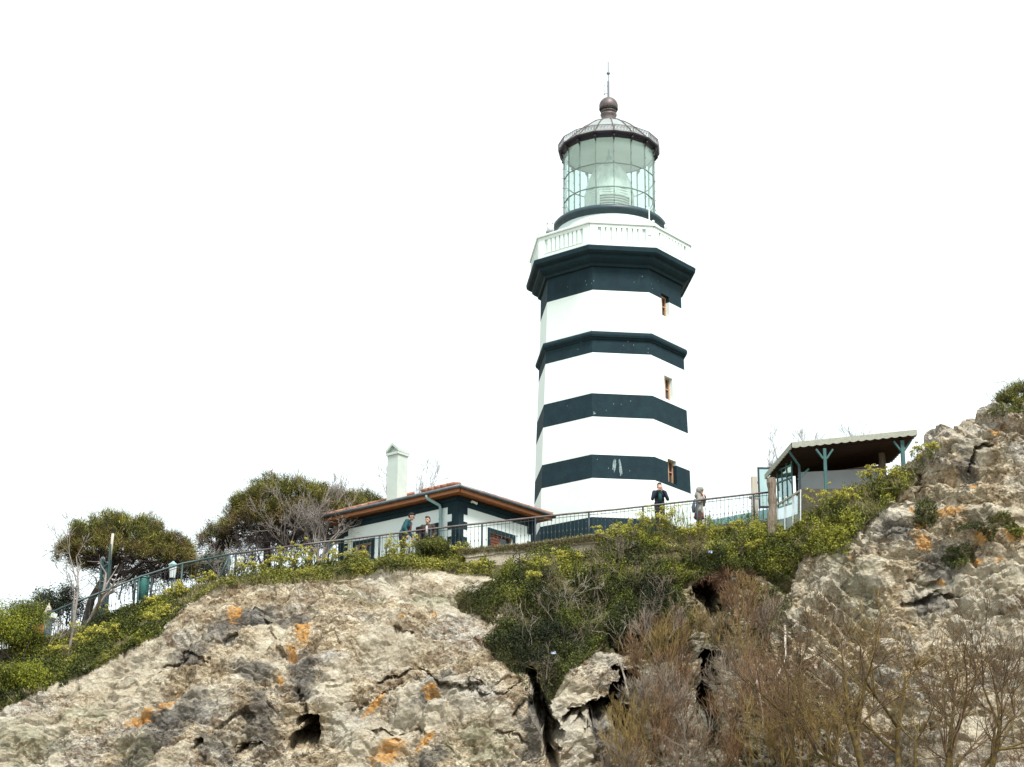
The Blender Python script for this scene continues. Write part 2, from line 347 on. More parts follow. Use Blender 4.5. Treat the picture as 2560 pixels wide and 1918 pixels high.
def world_line(g): return np.array([at(*p) for p in g])
W = [world_line(g) for g in G]
foot = W[0].copy(); foot[:, 2] = -.6; foot[:, 1] -= 6.0
back = W[3].copy(); k_ = (back[:, 1]+7)/back[:, 1]; back[:, 1] += 7; back[:, 2] = (back[:, 2]-CZ)*k_*.985+CZ-.25; back[:, 0] *= k_
far = back.copy(); far[:, 1] += 22; far[:, 2] -= 1.2
end = far.copy(); end[:, 1] += 35; end[:, 2] = -.6
lines = [foot, W[0], W[1], W[2], W[3], back, far, end]
NC = 980
xs = np.concatenate([np.linspace(-24, -17.2, 26)[:-1], np.linspace(-17.2, 17.2, NC), np.linspace(17.2, 24, 26)[1:]])
def smooth_interp(x, xp, fp):
    y = np.interp(x, xp, fp); k = np.hanning(25); k /= k.sum(); return np.convolve(np.pad(y, 12, mode='edge'), k, mode='valid')
def line_at(Lw):
    o = np.argsort(Lw[:, 0]); return np.stack([xs, smooth_interp(xs, Lw[o, 0], Lw[o, 1]), smooth_interp(xs, Lw[o, 0], Lw[o, 2])], -1)
LA = [line_at(l) for l in lines]
rows = []; nseg = [24, 170, 250, 90, 14, 10, 8]; vpar = []
for i, n in enumerate(nseg):
    a, b = LA[i], LA[i+1]; pm, pn = LA[max(i-1, 0)], LA[min(i+2, len(LA)-1)]
    for j in range(n):
        t = j/n
        if i in (1, 2):     # rounded profile on the face
            h = lambda p0, p1, p2, p3, t: .5*((2*p1)+(-p0+p2)*t+(2*p0-5*p1+4*p2-p3)*t*t+(-p0+3*p1-3*p2+p3)*t**3)
            pmm = a-(b-a)*.8 if i == 1 else pm; pnn = b+(b-a)*.6 if i == 2 else pn
            q = h(pmm, a, b, pnn, t)
        else: q = a*(1-t)+b*t
        rows.append(q); vpar.append(i+t)
rows.append(LA[-1]); vpar.append(7.0)
P0 = np.stack(rows); VP = np.array(vpar)[:, None]*np.ones(len(xs))[None, :]
PX, PY = proj(P0)
def seg_dist(pts, px, py):
    best = np.full(px.shape, 1e9)
    for (x0, y0), (x1, y1) in zip(pts[:-1], pts[1:]):
        dx, dy = x1-x0, y1-y0; t = np.clip(((px-x0)*dx+(py-y0)*dy)/(dx*dx+dy*dy+1e-9), 0, 1)
        best = np.minimum(best, np.hypot(px-x0-t*dx, py-y0-t*dy))
    return best
du = np.gradient(P0, axis=1); dv = np.gradient(P0, axis=0); NRM = np.cross(du, dv); NRM /= np.linalg.norm(NRM, axis=-1, keepdims=True)+1e-9
S = lambda a, b, x: np.clip((x-a)/(b-a), 0, 1)**2*(3-2*np.clip((x-a)/(b-a), 0, 1))
face = S(.3, 1.0, VP)*(1-S(2.75, 3.3, VP)); face = np.where(P0[..., 0] > 10.0+0*VP, S(.3, 1, VP)*(1-S(3.6, 4.15, VP)), face)
Wp = P0+.35*np.stack([fbm(P0*.8, 3, 50), fbm(P0*.8, 3, 60), fbm(P0*.8, 3, 70)], -1)
def gb(lst):
    a = np.zeros_like(PX)
    for x, y, rx, ry in lst: a = np.maximum(a, np.clip(1.3-np.hypot((PX-x)/rx, (PY-y)/ry), 0, 1))
    return a
blob0 = gb([(940,1600,90,45),(620,1760,120,60),(1080,1790,130,40),(860,1800,60,70),(930,1860,120,40),(1220,1790,60,30),(2420,1130,50,70),(2200,1330,60,60),(2400,1500,120,60),(2100,1500,60,60),(2150,1800,80,80),(1470,1860,50,60)])
D = .50*fbm(P0*.33, 4, 1)+.22*fbm(P0*.95, 4, 9, ridged=True)
side = S(5.0, 11.0, P0[..., 0]); strat = Wp[..., 0]*(-.50+.85*side)+Wp[..., 1]*.15+Wp[..., 2]*1.05; fr = (strat*.95+.75*fbm(P0*.42, 3, 31)) % 1.0
SMOOTH = S(-.05, .30, fbm(P0*np.array([.55, .55, .8]), 3, 180)+.35*blob0)
led = S(0, .82, fr)-S(.86, 1.0, fr); FA = 1-.72*SMOOTH; D += .34*(led-.5)*(.25+.75*S(-.25, .25, fbm(P0*.4, 2, 90)))
Wq = P0+.12*np.stack([fbm(P0*2.3, 3, 51), fbm(P0*2.3, 3, 61), fbm(P0*2.3, 3, 71)], -1)
AN = np.array([1.0, 1.0, 1.5])
f1, f2, idw = worley(Wq*AN*.95, 3); D += .22*(np.minimum(f2-f1, .35)-.25)*S(-.35, .3, fbm(P0*.45, 2, 95))+.16*(idw-.5)
f1, f2, idw = worley(Wq*AN*2.6, 4); D += (.11*(np.minimum(f2-f1, .4)-.25)+.07*(idw-.5))*FA
f1, f2, idw = worley(Wq*AN*6.5, 5); pebb = S(-.3, .35, fbm(P0*.8, 2, 96)); D += (.085*(np.minimum(f2-f1, .5)-.25)*(.45+.55*pebb)+.05*(idw-.5)*pebb)*FA
D += .05*fbm(P0*8, 3, 41, g=.7)*FA-.20*np.clip(fbm(Wq*np.array([1.0, 1, 1.6]), 4, 45, ridged=True)-.42, 0, 1)*3
BULGE = [  # px, py, rx, ry, metres out
 (850,1620,110,55,.45),(990,1600,90,50,.4),(1180,1690,70,45,.35),(1000,1740,150,40,.3),(1400,1700,95,50,.35),(1230,1800,140,55,.35),(1440,1830,30,50,.5),
 (1290,1760,60,40,.45),(1460,1860,60,60,.3),(600,1700,120,60,.3),(2380,1140,60,50,.5),(2450,1330,110,70,.35),(2240,1330,80,60,.3),(2150,1420,100,60,.3),(920,1880,100,40,.4)]
for x, y, rx, ry, d in BULGE: D += d*np.exp(-(((PX-x)/rx)**2+((PY-y)/ry)**2)**1.5)
PL1 = P0+NRM*(D*face)[..., None]; PX1, PY1 = proj(PL1); DC = np.zeros_like(D)
wx = PX1+22*fbm(P0*1.6, 3, 120)+8*fbm(P0*6, 2, 124); wy = PY1+22*fbm(P0*1.6, 3, 130)+8*fbm(P0*6, 2, 134)
CN = fbm(P0*2.6, 3, 140)
def carve(pts, w, d, skew=0):
    global DC
    if d < 1.05 and w < 20: w, d = w*.72, d*.5
    s = np.clip(1.05-seg_dist(pts, wx, wy)/w+.5*CN, 0, 1); DC = np.maximum(DC, d*1.25*s**.95)
carve([(748,1735),(755,1790)], 12, .7); carve([(778,1822),(762,1860)], 32, 3.4)
carve([(760,1862),(735,1852)], 18, 2.0); carve([(600,1885),(650,1865)], 14, 1.0); carve([(470,1880),(500,1850)], 12, .8); carve([(560,1600),(590,1585)], 10, .6)
carve([(935,1708),(985,1695),(1045,1668),(1062,1676)], 9, .55)
carve([(1062,1676),(1090,1700),(1130,1712),(1165,1722),(1210,1700)], 10, .6)
carve([(1165,1722),(1250,1728),(1310,1700)], 7, .4)
carve([(540,1820),(610,1775),(640,1800)], 10, .35)
carve([(985,1575),(1030,1580)], 8, .35); carve([(920,1830),(1000,1842),(1060,1838)], 7, .35)
carve([(1330,1690),(1345,1760),(1380,1830),(1378,1925)], 24, 2.6)
carve([(1330,1720),(1290,1790)], 14, .8)
carve([(1420,1795),(1480,1780),(1545,1745),(1565,1690)], 24, 3.0); carve([(1490,1805),(1550,1785),(1570,1825)], 34, 3.2)
carve([(1770,1640),(1765,1720),(1775,1800),(1790,1880)], 24, 2.8)
carve([(1760,1490),(1800,1500),(1790,1525)], 30, 2.6)
carve([(2425,1170),(2445,1130),(2485,1112)], 9, .7); carve([(2300,1300),(2290,1240),(2310,1180)], 8, .35)
carve([(2270,1510),(2310,1495),(2400,1500)], 16, .6); carve([(2290,1460),(2330,1470)], 18, .5)
carve([(2170,1300),(2150,1350)], 12, .5); carve([(2200,1265),(2250,1255)], 14, .35)
carve([(1240,1835),(1300,1850)], 8, .35); carve([(880,1780),(960,1740),(1010,1715)], 6, .3); carve([(1500,1560),(1560,1640)], 14, .6); carve([(650,1530),(700,1600),(720,1660)], 8, .3); carve([(400,1690),(470,1640),(520,1660)], 8, .3)
D = D*face+(1-face)*.06*fbm(P0*1.2, 4, 77)
flat = S(3.75, 4.0, VP)*(1-S(10.0, 11.0, P0[..., 0])); D = D*(1-.6*flat)
CL = P0+NRM*D[..., None]+(DC*face)[..., None]*np.array([0, .95, .31])
nr, nc = CL.shape[:2]; idx = np.arange(nr*nc).reshape(nr, nc)
Fq = np.stack([idx[:-1, :-1], idx[:-1, 1:], idx[1:, 1:], idx[1:, :-1]], -1).reshape(-1, 4)
def blob(lst, px, py):
    a = np.zeros_like(px)
    for x, y, rx, ry, rot in lst:
        c, s = math.cos(R(rot)), math.sin(R(rot)); X = ((px-x)*c-(py-y)*s)/rx; Y = ((px-x)*s+(py-y)*c)/ry
        a = np.maximum(a, np.clip(1.35-.75*np.hypot(X, Y), 0, 1))
    return a
lichen = blob([(700,1700,14,8,0),(2210,1230,12,9,0),(2440,1230,12,8,0),(2350,1450,14,8,0),(2290,1290,10,8,0),(2500,1400,16,10,0),(650,1480,16,8,0),(1080,1560,12,7,0),(2130,1400,12,8,0),(350,1795,60,14,35),(420,1750,50,12,45),(970,1885,70,26,30),(1060,1850,45,12,35),(940,1770,60,10,40),(760,1600,26,40,0),(1010,1568,16,12,0),(2315,1365,30,24,0),(2305,1320,20,14,0),
  (2470,1355,40,16,10),(2540,1340,40,40,0),(590,1540,30,14,20),(1075,1745,30,12,0),(2490,1080,22,14,0),(2370,1210,12,12,0),(2380,1290,60,16,0),(730,1640,20,25,0),(2440,1400,30,10,0)], PX, PY)
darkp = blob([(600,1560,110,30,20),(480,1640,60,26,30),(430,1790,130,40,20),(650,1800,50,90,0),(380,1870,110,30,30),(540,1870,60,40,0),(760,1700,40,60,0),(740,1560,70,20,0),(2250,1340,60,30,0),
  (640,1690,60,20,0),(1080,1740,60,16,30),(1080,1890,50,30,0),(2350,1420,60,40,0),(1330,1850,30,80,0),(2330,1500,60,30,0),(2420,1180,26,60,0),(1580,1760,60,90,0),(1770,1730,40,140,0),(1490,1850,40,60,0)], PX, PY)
moss = blob([(60,1870,180,90,0),(200,1800,120,60,20),(330,1880,90,50,0),(1100,1500,120,40,0),(1200,1880,120,60,0),(2150,1500,80,120,0),(2100,1400,60,60,0),(900,1500,100,30,0)], PX, PY)
soil_and_shade = np.maximum(S(2.95, 3.25, VP)*(1-S(10.5, 12.0, P0[..., 0])), S(4.0, 4.3, VP))
def in_poly(poly, px, py):
    ins = np.zeros(px.shape, bool); n = len(poly); j = n-1
    for i in range(n):
        xi, yi = poly[i]; xj, yj = poly[j]
        ins ^= ((yi > py) != (yj > py)) & (px < (xj-xi)*(py-yi)/(yj-yi+1e-9)+xi); j = i
    return ins
IVY = [(1262,1448),(1340,1405),(1480,1352),(1600,1338),(1740,1325),(1900,1315),(2000,1312),(2100,1275),(2180,1235),(2262,1195),(2290,1205),(2215,1275),(2150,1335),(2120,1385),(2010,1400),(1950,1470),(1900,1440),(1760,1440),(1700,1480),(1740,1560),(1700,1630),(1640,1660),(1600,1600),(1550,1625),(1500,1625),(1470,1650),(1420,1690),(1375,1760),(1350,1790),(1325,1750),(1300,1700),(1230,1640),(1205,1610),(1262,1570),(1190,1545),(1130,1515),(1190,1490)]
soil_and_shade = np.maximum(soil_and_shade, in_poly(IVY, PX, PY)*.6)
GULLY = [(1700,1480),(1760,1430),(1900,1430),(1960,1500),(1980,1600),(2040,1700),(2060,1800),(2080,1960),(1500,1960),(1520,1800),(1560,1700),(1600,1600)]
soil_and_shade = np.maximum(soil_and_shade, in_poly(GULLY, PX, PY)*.42)  # shade painted in: darkens the rock behind the thicket so its gaps look deep
cliff = npmesh('cliff', CL.reshape(-1, 3), Fq, M['rock'], attrs={'lichen': lichen.ravel(), 'dark': darkp.ravel(), 'soil_and_shade': soil_and_shade.ravel(), 'moss': moss.ravel(), 'pale': SMOOTH.ravel()}, smooth=False)
tag(cliff, kind='structure')
gm = pmat('beach_sand', (.24, .21, .16), .95, vscale=.6, second=(.16, .14, .11), bump=.5, bscale=8)
gnd = MB().add([(-2500, -2500, -.5), (2500, -2500, -.5), (2500, 2500, -.5), (-2500, 2500, -.5)], [(0, 1, 2, 3)]).build('ground', gm); tag(gnd, kind='structure')
# lookup of the ground height behind the crest
flatP = CL.reshape(-1, 3); rearrows = np.argmax(np.array(vpar) >= 3.0)
REAR = CL[rearrows:].reshape(-1, 3)
def ground_z(x, y):
    d = (REAR[:, 0]-x)**2+(REAR[:, 1]-y)**2; i = np.argpartition(d, 4)[:4]; w = 1/(d[i]+1e-3)
    return float((REAR[i, 2]*w).sum()/w.sum())
fpx, fpy = proj(CL); FPXf, FPYf = fpx.ravel(), fpy.ravel(); NF = NRM.reshape(-1, 3)
FRONT = (np.array(vpar) < 4.2)[:, None]*np.ones(nc, bool)[None, :]
FR = np.where(FRONT.ravel() & (np.array(vpar) > .9)[:, None].repeat(nc, 1).ravel())[0]
frx, fry = FPXf[FR], FPYf[FR]
def on_cliff(px, py):
    """the surface point seen at that place: the nearest to the camera of the close ones"""
    d = (frx-px)**2+(fry-py)**2; c = FR[d < 36]
    if len(c) == 0: c = FR[[np.argmin(d)]]
    i = c[np.argmin(flatP[c, 1])]; return Vector(flatP[i].tolist()), Vector(NF[i].tolist())

# ------------------------------------------------------------------ the lighthouse
TX, TY, TA = 3.651, 70.0, R(-16.546)
PROF = [(3.04, 16.4), (2.97, 17.92), (2.92, 19.339), (2.898, 20.207), (2.862, 21.61), (2.829, 22.493), (2.775, 24.047), (2.755, 24.84), (2.713, 26.468), (2.70, 27.60)]
def RZ(z): return float(np.interp(z, [p[1] for p in PROF], [p[0] for p in PROF]))
def tv(k, r, z, n=8, a=TA): th = a+2*math.pi*k/n; return Vector((TX+r*math.sin(th), TY-r*math.cos(th), z+CZ))
gz = ground_z(TX, TY-3.2)
tower = empty('lighthouse', (TX, TY, 16.0+CZ), 'tall octagonal lighthouse with white and dark horizontal bands and glass lantern', 'lighthouse')
# windows on the right-front face
def facept(k, u, z, r=None): r = RZ(z) if r is None else r; return tv(k, r, z).lerp(tv(k+1, r, z), u)
WINU = (.37, .615); WZ = []
for (px, ya, yb) in ((1653, 733, 787), (1661, 938, 996), (1669, 1146, 1204)):
    z0, z1 = 20, 20
    for it in range(3):
        z0 = at(px, yb, facept(1, WINU[0], z0).y).z-CZ; z1 = at(px, ya, facept(1, WINU[0], z1).y).z-CZ
    WZ.append((z0, z1))
def dark_at(z): return 1 if (z < 17.92 or 19.339 < z < 20.207 or 21.61 < z < 22.493 or 24.047 < z < 24.9 or z > 26.468) else 0
mb = MB()
zs = sorted([p[1] for p in PROF]+[14.4]+[w for p in WZ for w in p])
fn = Vector((math.sin(TA+R(67.5)), -math.cos(TA+R(67.5)), 0))
for k in range(8):
    for za, zb in zip(zs[:-1], zs[1:]):
        zm = (za+zb)/2; hole = k == 1 and any(a < zm < b for a, b in WZ); us = [0, *WINU, 1] if k == 1 else [0, 1]
        for i in range(len(us)-1):
            q = [facept(k, us[i], za), facept(k, us[i+1], za), facept(k, us[i+1], zb), facept(k, us[i], zb)]
            if hole and i == 1:
                back = [p-fn*.26 for p in q]
                mb.add([q[0], back[0], back[3], q[3]], [(0, 1, 2, 3)], dark_at(zm)); mb.add([q[1], q[2], back[2], back[1]], [(0, 1, 2, 3)], dark_at(zm))
            else: mb.add(q, [(0, 1, 2, 3)], dark_at(zm))
    if k == 1:
        for a, b in WZ:
            for z in (a, b):
                q = [facept(k, WINU[0], z), facept(k, WINU[1], z)]; mb.add([q[0], q[1], q[1]-fn*.26, q[0]-fn*.26], [(0, 1, 2, 3) if z == a else (3, 2, 1, 0)], dark_at(z+(.01 if z == a else -.01)))
mb.build('shaft', [M['white'], M['dark']], tower)
# bird-lime streaks and paint scuffs on the dark bands: thin paint films on the wall
mb = MB()
def film(k, u, z, w, h, rot=0):
    n = Vector((math.sin(TA+R(45*k+22.5)), -math.cos(TA+R(45*k+22.5)), 0)); c = facept(k, u, z)+n*.004
    t = Vector((math.cos(TA+R(45*k+22.5)), math.sin(TA+R(45*k+22.5)), 0)); m = 9; vs = [c]
    for i in range(m):
        a = 2*math.pi*i/m; rr = .6+.8*_h(np.int64(i), np.int64(int(u*997)), np.int64(int(z*991)))
        sx, sz = math.cos(a)*w*rr, math.sin(a)*h*rr; vs.append(c+t*(sx*math.cos(rot)-sz*math.sin(rot))+Vector((0, 0, sx*math.sin(rot)+sz*math.cos(rot))))
    mb.add(vs, [(0, 1+i, 1+(i+1) % m) for i in range(m)])
for i in range(16): film(0, .36+.012*random.gauss(0, 1), 19.98-.35*random.random(), .014, .10, -.25)
for i in range(20): film(0, .455+.013*random.gauss(0, 1), 19.98-.42*random.random(), .017, .11, .12)
film(0, .04, 21.72, .05, .02, .5); film(0, .03, 21.76, .015, .05)
for i in range(26): film(random.choice((-1, 0, 0, 1)), random.random(), random.choice((19.9, 22.1, 24.3, 26.9))+random.uniform(-.25, .25), .010, .020)
mb.build('paint_stains', pmat('chalky_streak', (.34, .42, .42), .9, vscale=20, second=(.12, .17, .18)), tower)
for a, b in WZ:                       # the three small windows, set back in their openings
    c = [facept(1, WINU[0], a)-fn*.19, facept(1, WINU[1], a)-fn*.19]; t = (c[1]-c[0]).normalized(); w = (c[1]-c[0]).length; h = b-a
    o = c[0]; Mx = Matrix((t, -fn, Vector((0, 0, 1)))).transposed(); ctr = o+t*(w/2)+Vector((0, 0, h/2)); fw = .055
    f = MB().box(o+t*fw/2+Vector((0, 0, h/2)), (fw, .06, h), Mx).box(o+t*(w-fw/2)+Vector((0, 0, h/2)), (fw, .06, h), Mx)
    f.box(ctr+Vector((0, 0, h/2-fw/2)), (w-2*fw, .06, fw), Mx).box(ctr-Vector((0, 0, h/2-fw/2)), (w-2*fw, .06, fw), Mx)
    f.box(ctr, (.05, .05, h-2*fw), Mx).box(ctr+Vector((0, 0, .02)), (w-2*fw, .045, .04), Mx)
    fo = f.build('window_frame', M['framewood'], tower, bevel=.006)
    MB().box(ctr-fn*.035, (w-.02, .01, h-.02), Mx).build('pane', M['paneglass'], tower).parent = tower
def ring(name, prof, mat, n=8, a=TA, smooth=False, bevel=0, parent=tower):
    return MB().lathe([(r, z) for r, z in prof], (TX, TY, CZ), n, a).build(name, mat, parent, smooth, bevel)
ring('string_course', [(2.74, 24.53), (2.80, 24.56), (2.82, 24.60), (2.875, 24.64), (2.90, 24.71), (2.895, 24.78), (2.86, 24.84), (2.74, 24.86)], M['dark'])
ring('cornice', [(2.68, 27.37), (2.80, 27.39), (2.83, 27.48), (2.95, 27.55), (3.04, 27.63), (3.06, 27.74), (3.20, 27.79), (3.26, 27.85), (3.28, 27.99), (3.26, 28.03), (1.5, 28.04)], M['dark'])
# parapet with blind balusters
mb = MB(); RO, RI = 3.10, 2.86
for k in range(8):
    A0, B0 = tv(k, RO, 28.045), tv(k+1, RO, 28.045); Lf = (B0-A0).length; t = (B0-A0).normalized(); n = Vector((math.sin(TA+R(45*k+22.5)), -math.cos(TA+R(45*k+22.5)), 0))
    Mx = Matrix((t, -n, Vector((0, 0, 1)))).transposed(); mid = (A0+B0)/2
    mb.box(mid-n*.13+Vector((0, 0, .45)), (Lf-.09, .10, .88), Mx)                     # recessed panel
    mb.box(mid-n*.04+Vector((0, 0, .10)), (Lf-.035, .08, .20), Mx)
    mb.box(mid-n*.04+Vector((0, 0, .82)), (Lf-.035, .08, .12), Mx)
    for s in (-1, 1): mb.box(mid-n*.04+t*s*(Lf/2-.16)+Vector((0, 0, .48)), (.28, .08, .56), Mx)
    nb = 9; span = Lf-.6
    for i in range(nb+1):
        c = mid-n*.045+t*(-span/2+span*i/nb)
        if 0 < i < nb: mb.box(c+Vector((0, 0, .48)), (span/nb*.68, .07, .565), Mx)
        if i < nb:                                                                       # scalloped foot line
            cc = c+t*span/nb/2+n*.048; pts = [cc+t*span/nb*(.5*math.cos(a))+Vector((0, 0, .235-.04*math.sin(a))) for a in np.linspace(0, math.pi, 7)]
            mb.tube(pts, .010, 4)
mb.build('parapet', M['white'], tower)
ring('parapet_coping', [(2.84, 28.93), (3.15, 28.93), (3.16, 28.985), (3.14, 29.01), (2.84, 29.01), (2.84, 28.93)], M['white'])
for k in range(8): MB().tube([tv(k, 3.06, 29.0), tv(k, 3.06, 29.09)], .02, 6).ball(tv(k, 3.06, 29.13), .055, 10).build('corner_ball', M['white'], tower, True)
ring('lantern_drum', [(2.03, 28.0), (2.03, 29.82), (1.6, 29.84)], M['white'], 64, 0, True)
ring('lantern_sill', [(2.0, 29.70), (2.05, 29.76), (2.06, 29.84), (2.14, 29.88), (2.16, 29.95), (2.15, 30.02), (2.10, 30.08), (1.95, 30.12), (1.60, 30.13)], M['sill'], 64, 0, True)
n16, a16 = 16, R(3.1)
GZ = [30.13, 30.96, 31.94, 33.02]; GR = 1.735
ring('glazing', [(GR, z) for z in (30.14, 33.0)], M['lanternglass'], n16, a16)
mb = MB()
for k in range(16):
    p = [tv(k, GR, z, 16, a16) for z in GZ]; mb.beam(p[0], p[3], .026, .045, up=(math.sin(a16+k*math.pi/8), -math.cos(a16+k*math.pi/8), 0))
    for z in GZ[1:3]:
        a, b = tv(k, GR, z, 16, a16), tv(k+1, GR, z, 16, a16); d = (b-a).normalized()*.02; mb.beam(a+d, b-d, .045, .021)
    for j in range(7):                                                                    # little catches beside each bar
        q = tv(k, GR+.045, 30.4+j*.4, 16, a16); mb.ball(q, .022, 6)
mb.build('glazing_bars', M['bar'], tower)
ring('inner_ring', [(1.66, 31.0), (1.66, 31.03), (1.63, 31.03), (1.63, 31.0), (1.66, 31.0)], M['bar'], 32, 0, True)
ring('lantern_ceiling', [(.02, 33.30), (1.0, 33.18), (1.72, 33.02)], M['ceiling'], 32, a16, True)
# lens under its dust sheet
nn, pl = 72, [(.94, 30.1), (.95, 30.5), (.94, 31.0), (.93, 31.35), (.88, 31.65), (.78, 31.95), (.64, 32.25), (.47, 32.5), (.28, 32.68), (.12, 32.78), (.07, 32.86)]
V, F = [], []
for i, (r, z) in enumerate(pl):
    for k in range(nn):
        th = 2*math.pi*k/nn; rr = r*(1+.020*math.sin(th*9+z*2)+.018*math.sin(th*17+z*4)*max(0, 1-(z-30)/2)); V.append((TX+rr*math.sin(th), TY-rr*math.cos(th), z+CZ))
for i in range(2, len(pl)-1):
    for k in range(nn): F.append((i*nn+k, i*nn+(k+1) % nn, (i+1)*nn+(k+1) % nn, (i+1)*nn+k))
for i in range(0, 2):
    for k in range(nn):
        if not (-30 < (k if k < 36 else k-72)*5 < 50): F.append((i*nn+k, i*nn+(k+1) % nn, (i+1)*nn+(k+1) % nn, (i+1)*nn+k))
lens = empty('lens', (TX, TY, 30.1+CZ), None, None); lens.parent = tower; lens.location = Vector((0, 0, 14.1))
sheet = npmesh('dust_sheet', V, F, M['lenscloth'], None, smooth=True)
def sub(o, par, wp):    # parent a mesh made in world coordinates under a nested empty
    o.data.transform(Matrix.Translation(-Vector(wp))); o.parent = par; return o
LW = (TX, TY, 30.1+CZ); sub(sheet, lens, LW)
mb = MB()
for j in range(12):
    z = 30.15+j*.105; mb.lathe([(.90, z), (.955, z+.03), (.90, z+.07)], (TX, TY, CZ), 40, 0)
sub(mb.build('lens_rings', M['lensglass'], None, True), lens, LW)
sub(MB().lathe([(.02, 32.74), (.09, 32.80), (.11, 32.95), (.05, 33.0), (.04, 33.25)], (TX, TY, CZ), 16).build('lens_hanger', pmat('blue_grey_hanger', (.25, .42, .48), .5), None, True), lens, LW)
# lantern roof
ring('roof_rim', [(1.70, 33.0), (1.76, 33.0), (1.80, 33.06), (1.88, 33.10), (1.94, 33.12), (1.96, 33.17), (1.93, 33.20), (1.5, 33.24)], M['darkmetal'], n16, a16)
for k in range(16):
    p = tv(k, 1.845, 33.02, 16, a16); q = tv(k, 1.80, 32.93, 16, a16)
    MB().ball(p, .058, 10).tube([p, q], [.05, .035], 8).tube([tv(k, 1.77, 32.86, 16, a16), q], [.02, .035], 8).build('bracket', M['darkmetal'], tower, True)
mb = MB(); CRZ0, CRZ1, CR = 33.18, 33.42, 1.95
for k in range(16):
    A0, B0 = tv(k, CR, CRZ0, 16, a16), tv(k+1, CR, CRZ0, 16, a16); t = (B0-A0); L0 = t.length; t.normalize(); up = Vector((0, 0, 1)); d = t*.006
    mb.beam(A0+d, B0-d, .025, .028); mb.beam(A0+d+up*.24, B0-d+up*.24, .02, .022); ns = 6
    mb.beam(A0+up*.014, A0+up*.23, .02, .02, up=(0, 1, 0))
    for i in range(ns):
        c = A0+t*(L0*(i+.5)/ns)+up*.12; w = L0/ns
        pts = [c+t*(w*.46*math.cos(a)*(1-.25*a/6))+up*(.095*math.sin(a)*(1-.25*a/6)) for a in np.linspace(0, 5.2, 10)]
        mb.tube(pts, .009, 4); mb.tube([c+t*w*.46+up*-.10, c+t*w*.2+up*.0, c-t*w*.46+up*.10], .007, 4)
mb.build('cresting', M['copper'], tower)
dome = [(1.86, 33.20), (1.62, 33.46), (1.35, 33.74), (1.05, 34.02), (.75, 34.24), (.48, 34.38), (.30, 34.44)]
ring('dome', dome, M['domemetal'], 16, a16)
mb = MB()
for k in range(16): mb.tube([tv(k, r+.015, z+.01, 16, a16) for r, z in dome], .022, 5)
mb.build('dome_ribs', M['copper'], tower)
fin = ring('ball_finial', [(.30, 34.42), (.27, 34.60), (.29, 34.68), (.32, 34.74), (.31, 34.79), (.22, 34.80), (.22, 34.84), (.31, 34.87), (.31, 34.91), (.27, 34.90)]+[(.365*math.sin(a), 35.13-.365*math.cos(a)) for a in np.linspace(.75, math.pi-.02, 16)], M['copper'], 36, 0, True)
mb = MB()
for k in range(24):
    th = 2*math.pi*k/24
    for zz, rr in ((34.95, .318), (35.00, .345)):
        thk = th+(.13 if zz > 34.98 else 0); mb.ball((TX+rr*math.sin(thk), TY-rr*math.cos(thk), zz+CZ), (.03, .03, .022), 8)
mb.lathe([(.268, 34.885), (.305, 34.915), (.322, 34.945)], (TX, TY, CZ), 36)
mb.build('vent_holes', M['black'], tower, True)
mb = MB(); c = Vector((TX, TY, CZ))
mb.tube([c+Vector((0, 0, 35.5)), c+Vector((0, 0, 36.22))], .042, 6).tube([c+Vector((0, 0, 36.2)), c+Vector((0, 0, 37.05))], .020, 5)
mb.tube([c+Vector((0, 0, 36.50)), c+Vector((0, 0, 36.53)), c+Vector((0, 0, 36.58))], [.03, .07, .07], 10)
mb.tube([c+Vector((0, 0, 35.66)), c+Vector((-.16, 0, 35.69))], .012, 5).tube([c+Vector((0, 0, 36.0)), c+Vector((-.06, 0, 36.0)), c+Vector((-.09, 0, 36.02))], .012, 5)
mb.tube([c+Vector((-.16, 0, 35.62)), c+Vector((-.16, 0, 36.1))], .007, 5).ball(c+Vector((-.16, 0, 36.03)), .018, 6).ball(c+Vector((-.16, 0, 35.8)), .018, 6).ball(c+Vector((-.16, 0, 35.64)), .03, 6)
mb.build('mast', M['greysteel'], tower)
# items standing on the gallery
mb = MB(); p = at(1375, 584, 68.6)
lampo = empty('gallery_lamp', p, 'small white lamp box standing at left end of the lighthouse gallery', 'lamp')
MB().box(p+Vector((0, 0, .03)), (.30, .26, .06)).build('lamp_base', M['greysteel'], lampo); MB().box(p+Vector((0, 0, .42)), (.24, .22, .04)).build('lamp_top', M['white'], lampo)
MB().tube([p+Vector((0, 0, .06)), p+Vector((0, 0, .40))], [.11, .11], 12).build('lamp_glass', pmat('frosted_white_glass', (.8, .8, .82), .3), lampo, True)
for s in (-1, 1): MB().beam(p+Vector((s*.13, 0, .06)), p+Vector((s*.13, 0, .40)), .02, .02, up=(0, 1, 0)).build('lamp_bar', M['white'], lampo)
p0 = at(1623, 542, 67.3); rod = MB().tube([p0+Vector((0, 0, -.75)), p0+Vector((0, 0, .32))], .022, 6).ball(p0+Vector((0, 0, .34)), .032, 8).box(p0+Vector((0, 0, -.75)), (.14, .14, .02)).build('antenna_rod', M['white'])
tag(rod, 'thin white rod standing on the gallery in front of the lantern drum', 'antenna')
p0 = at(1664, 569, 67.9); fl = MB().box(p0, (.07, .2, .12)).tube([p0+Vector((0, 0, -.5)), p0], .02, 6).tube([p0+Vector((.0, -.12, .0)), p0+Vector((0, -.18, .0))], [.05, .065], 10).build('floodlight', M['white']); tag(fl, 'small white floodlight at right edge of the lantern drum', 'floodlight')

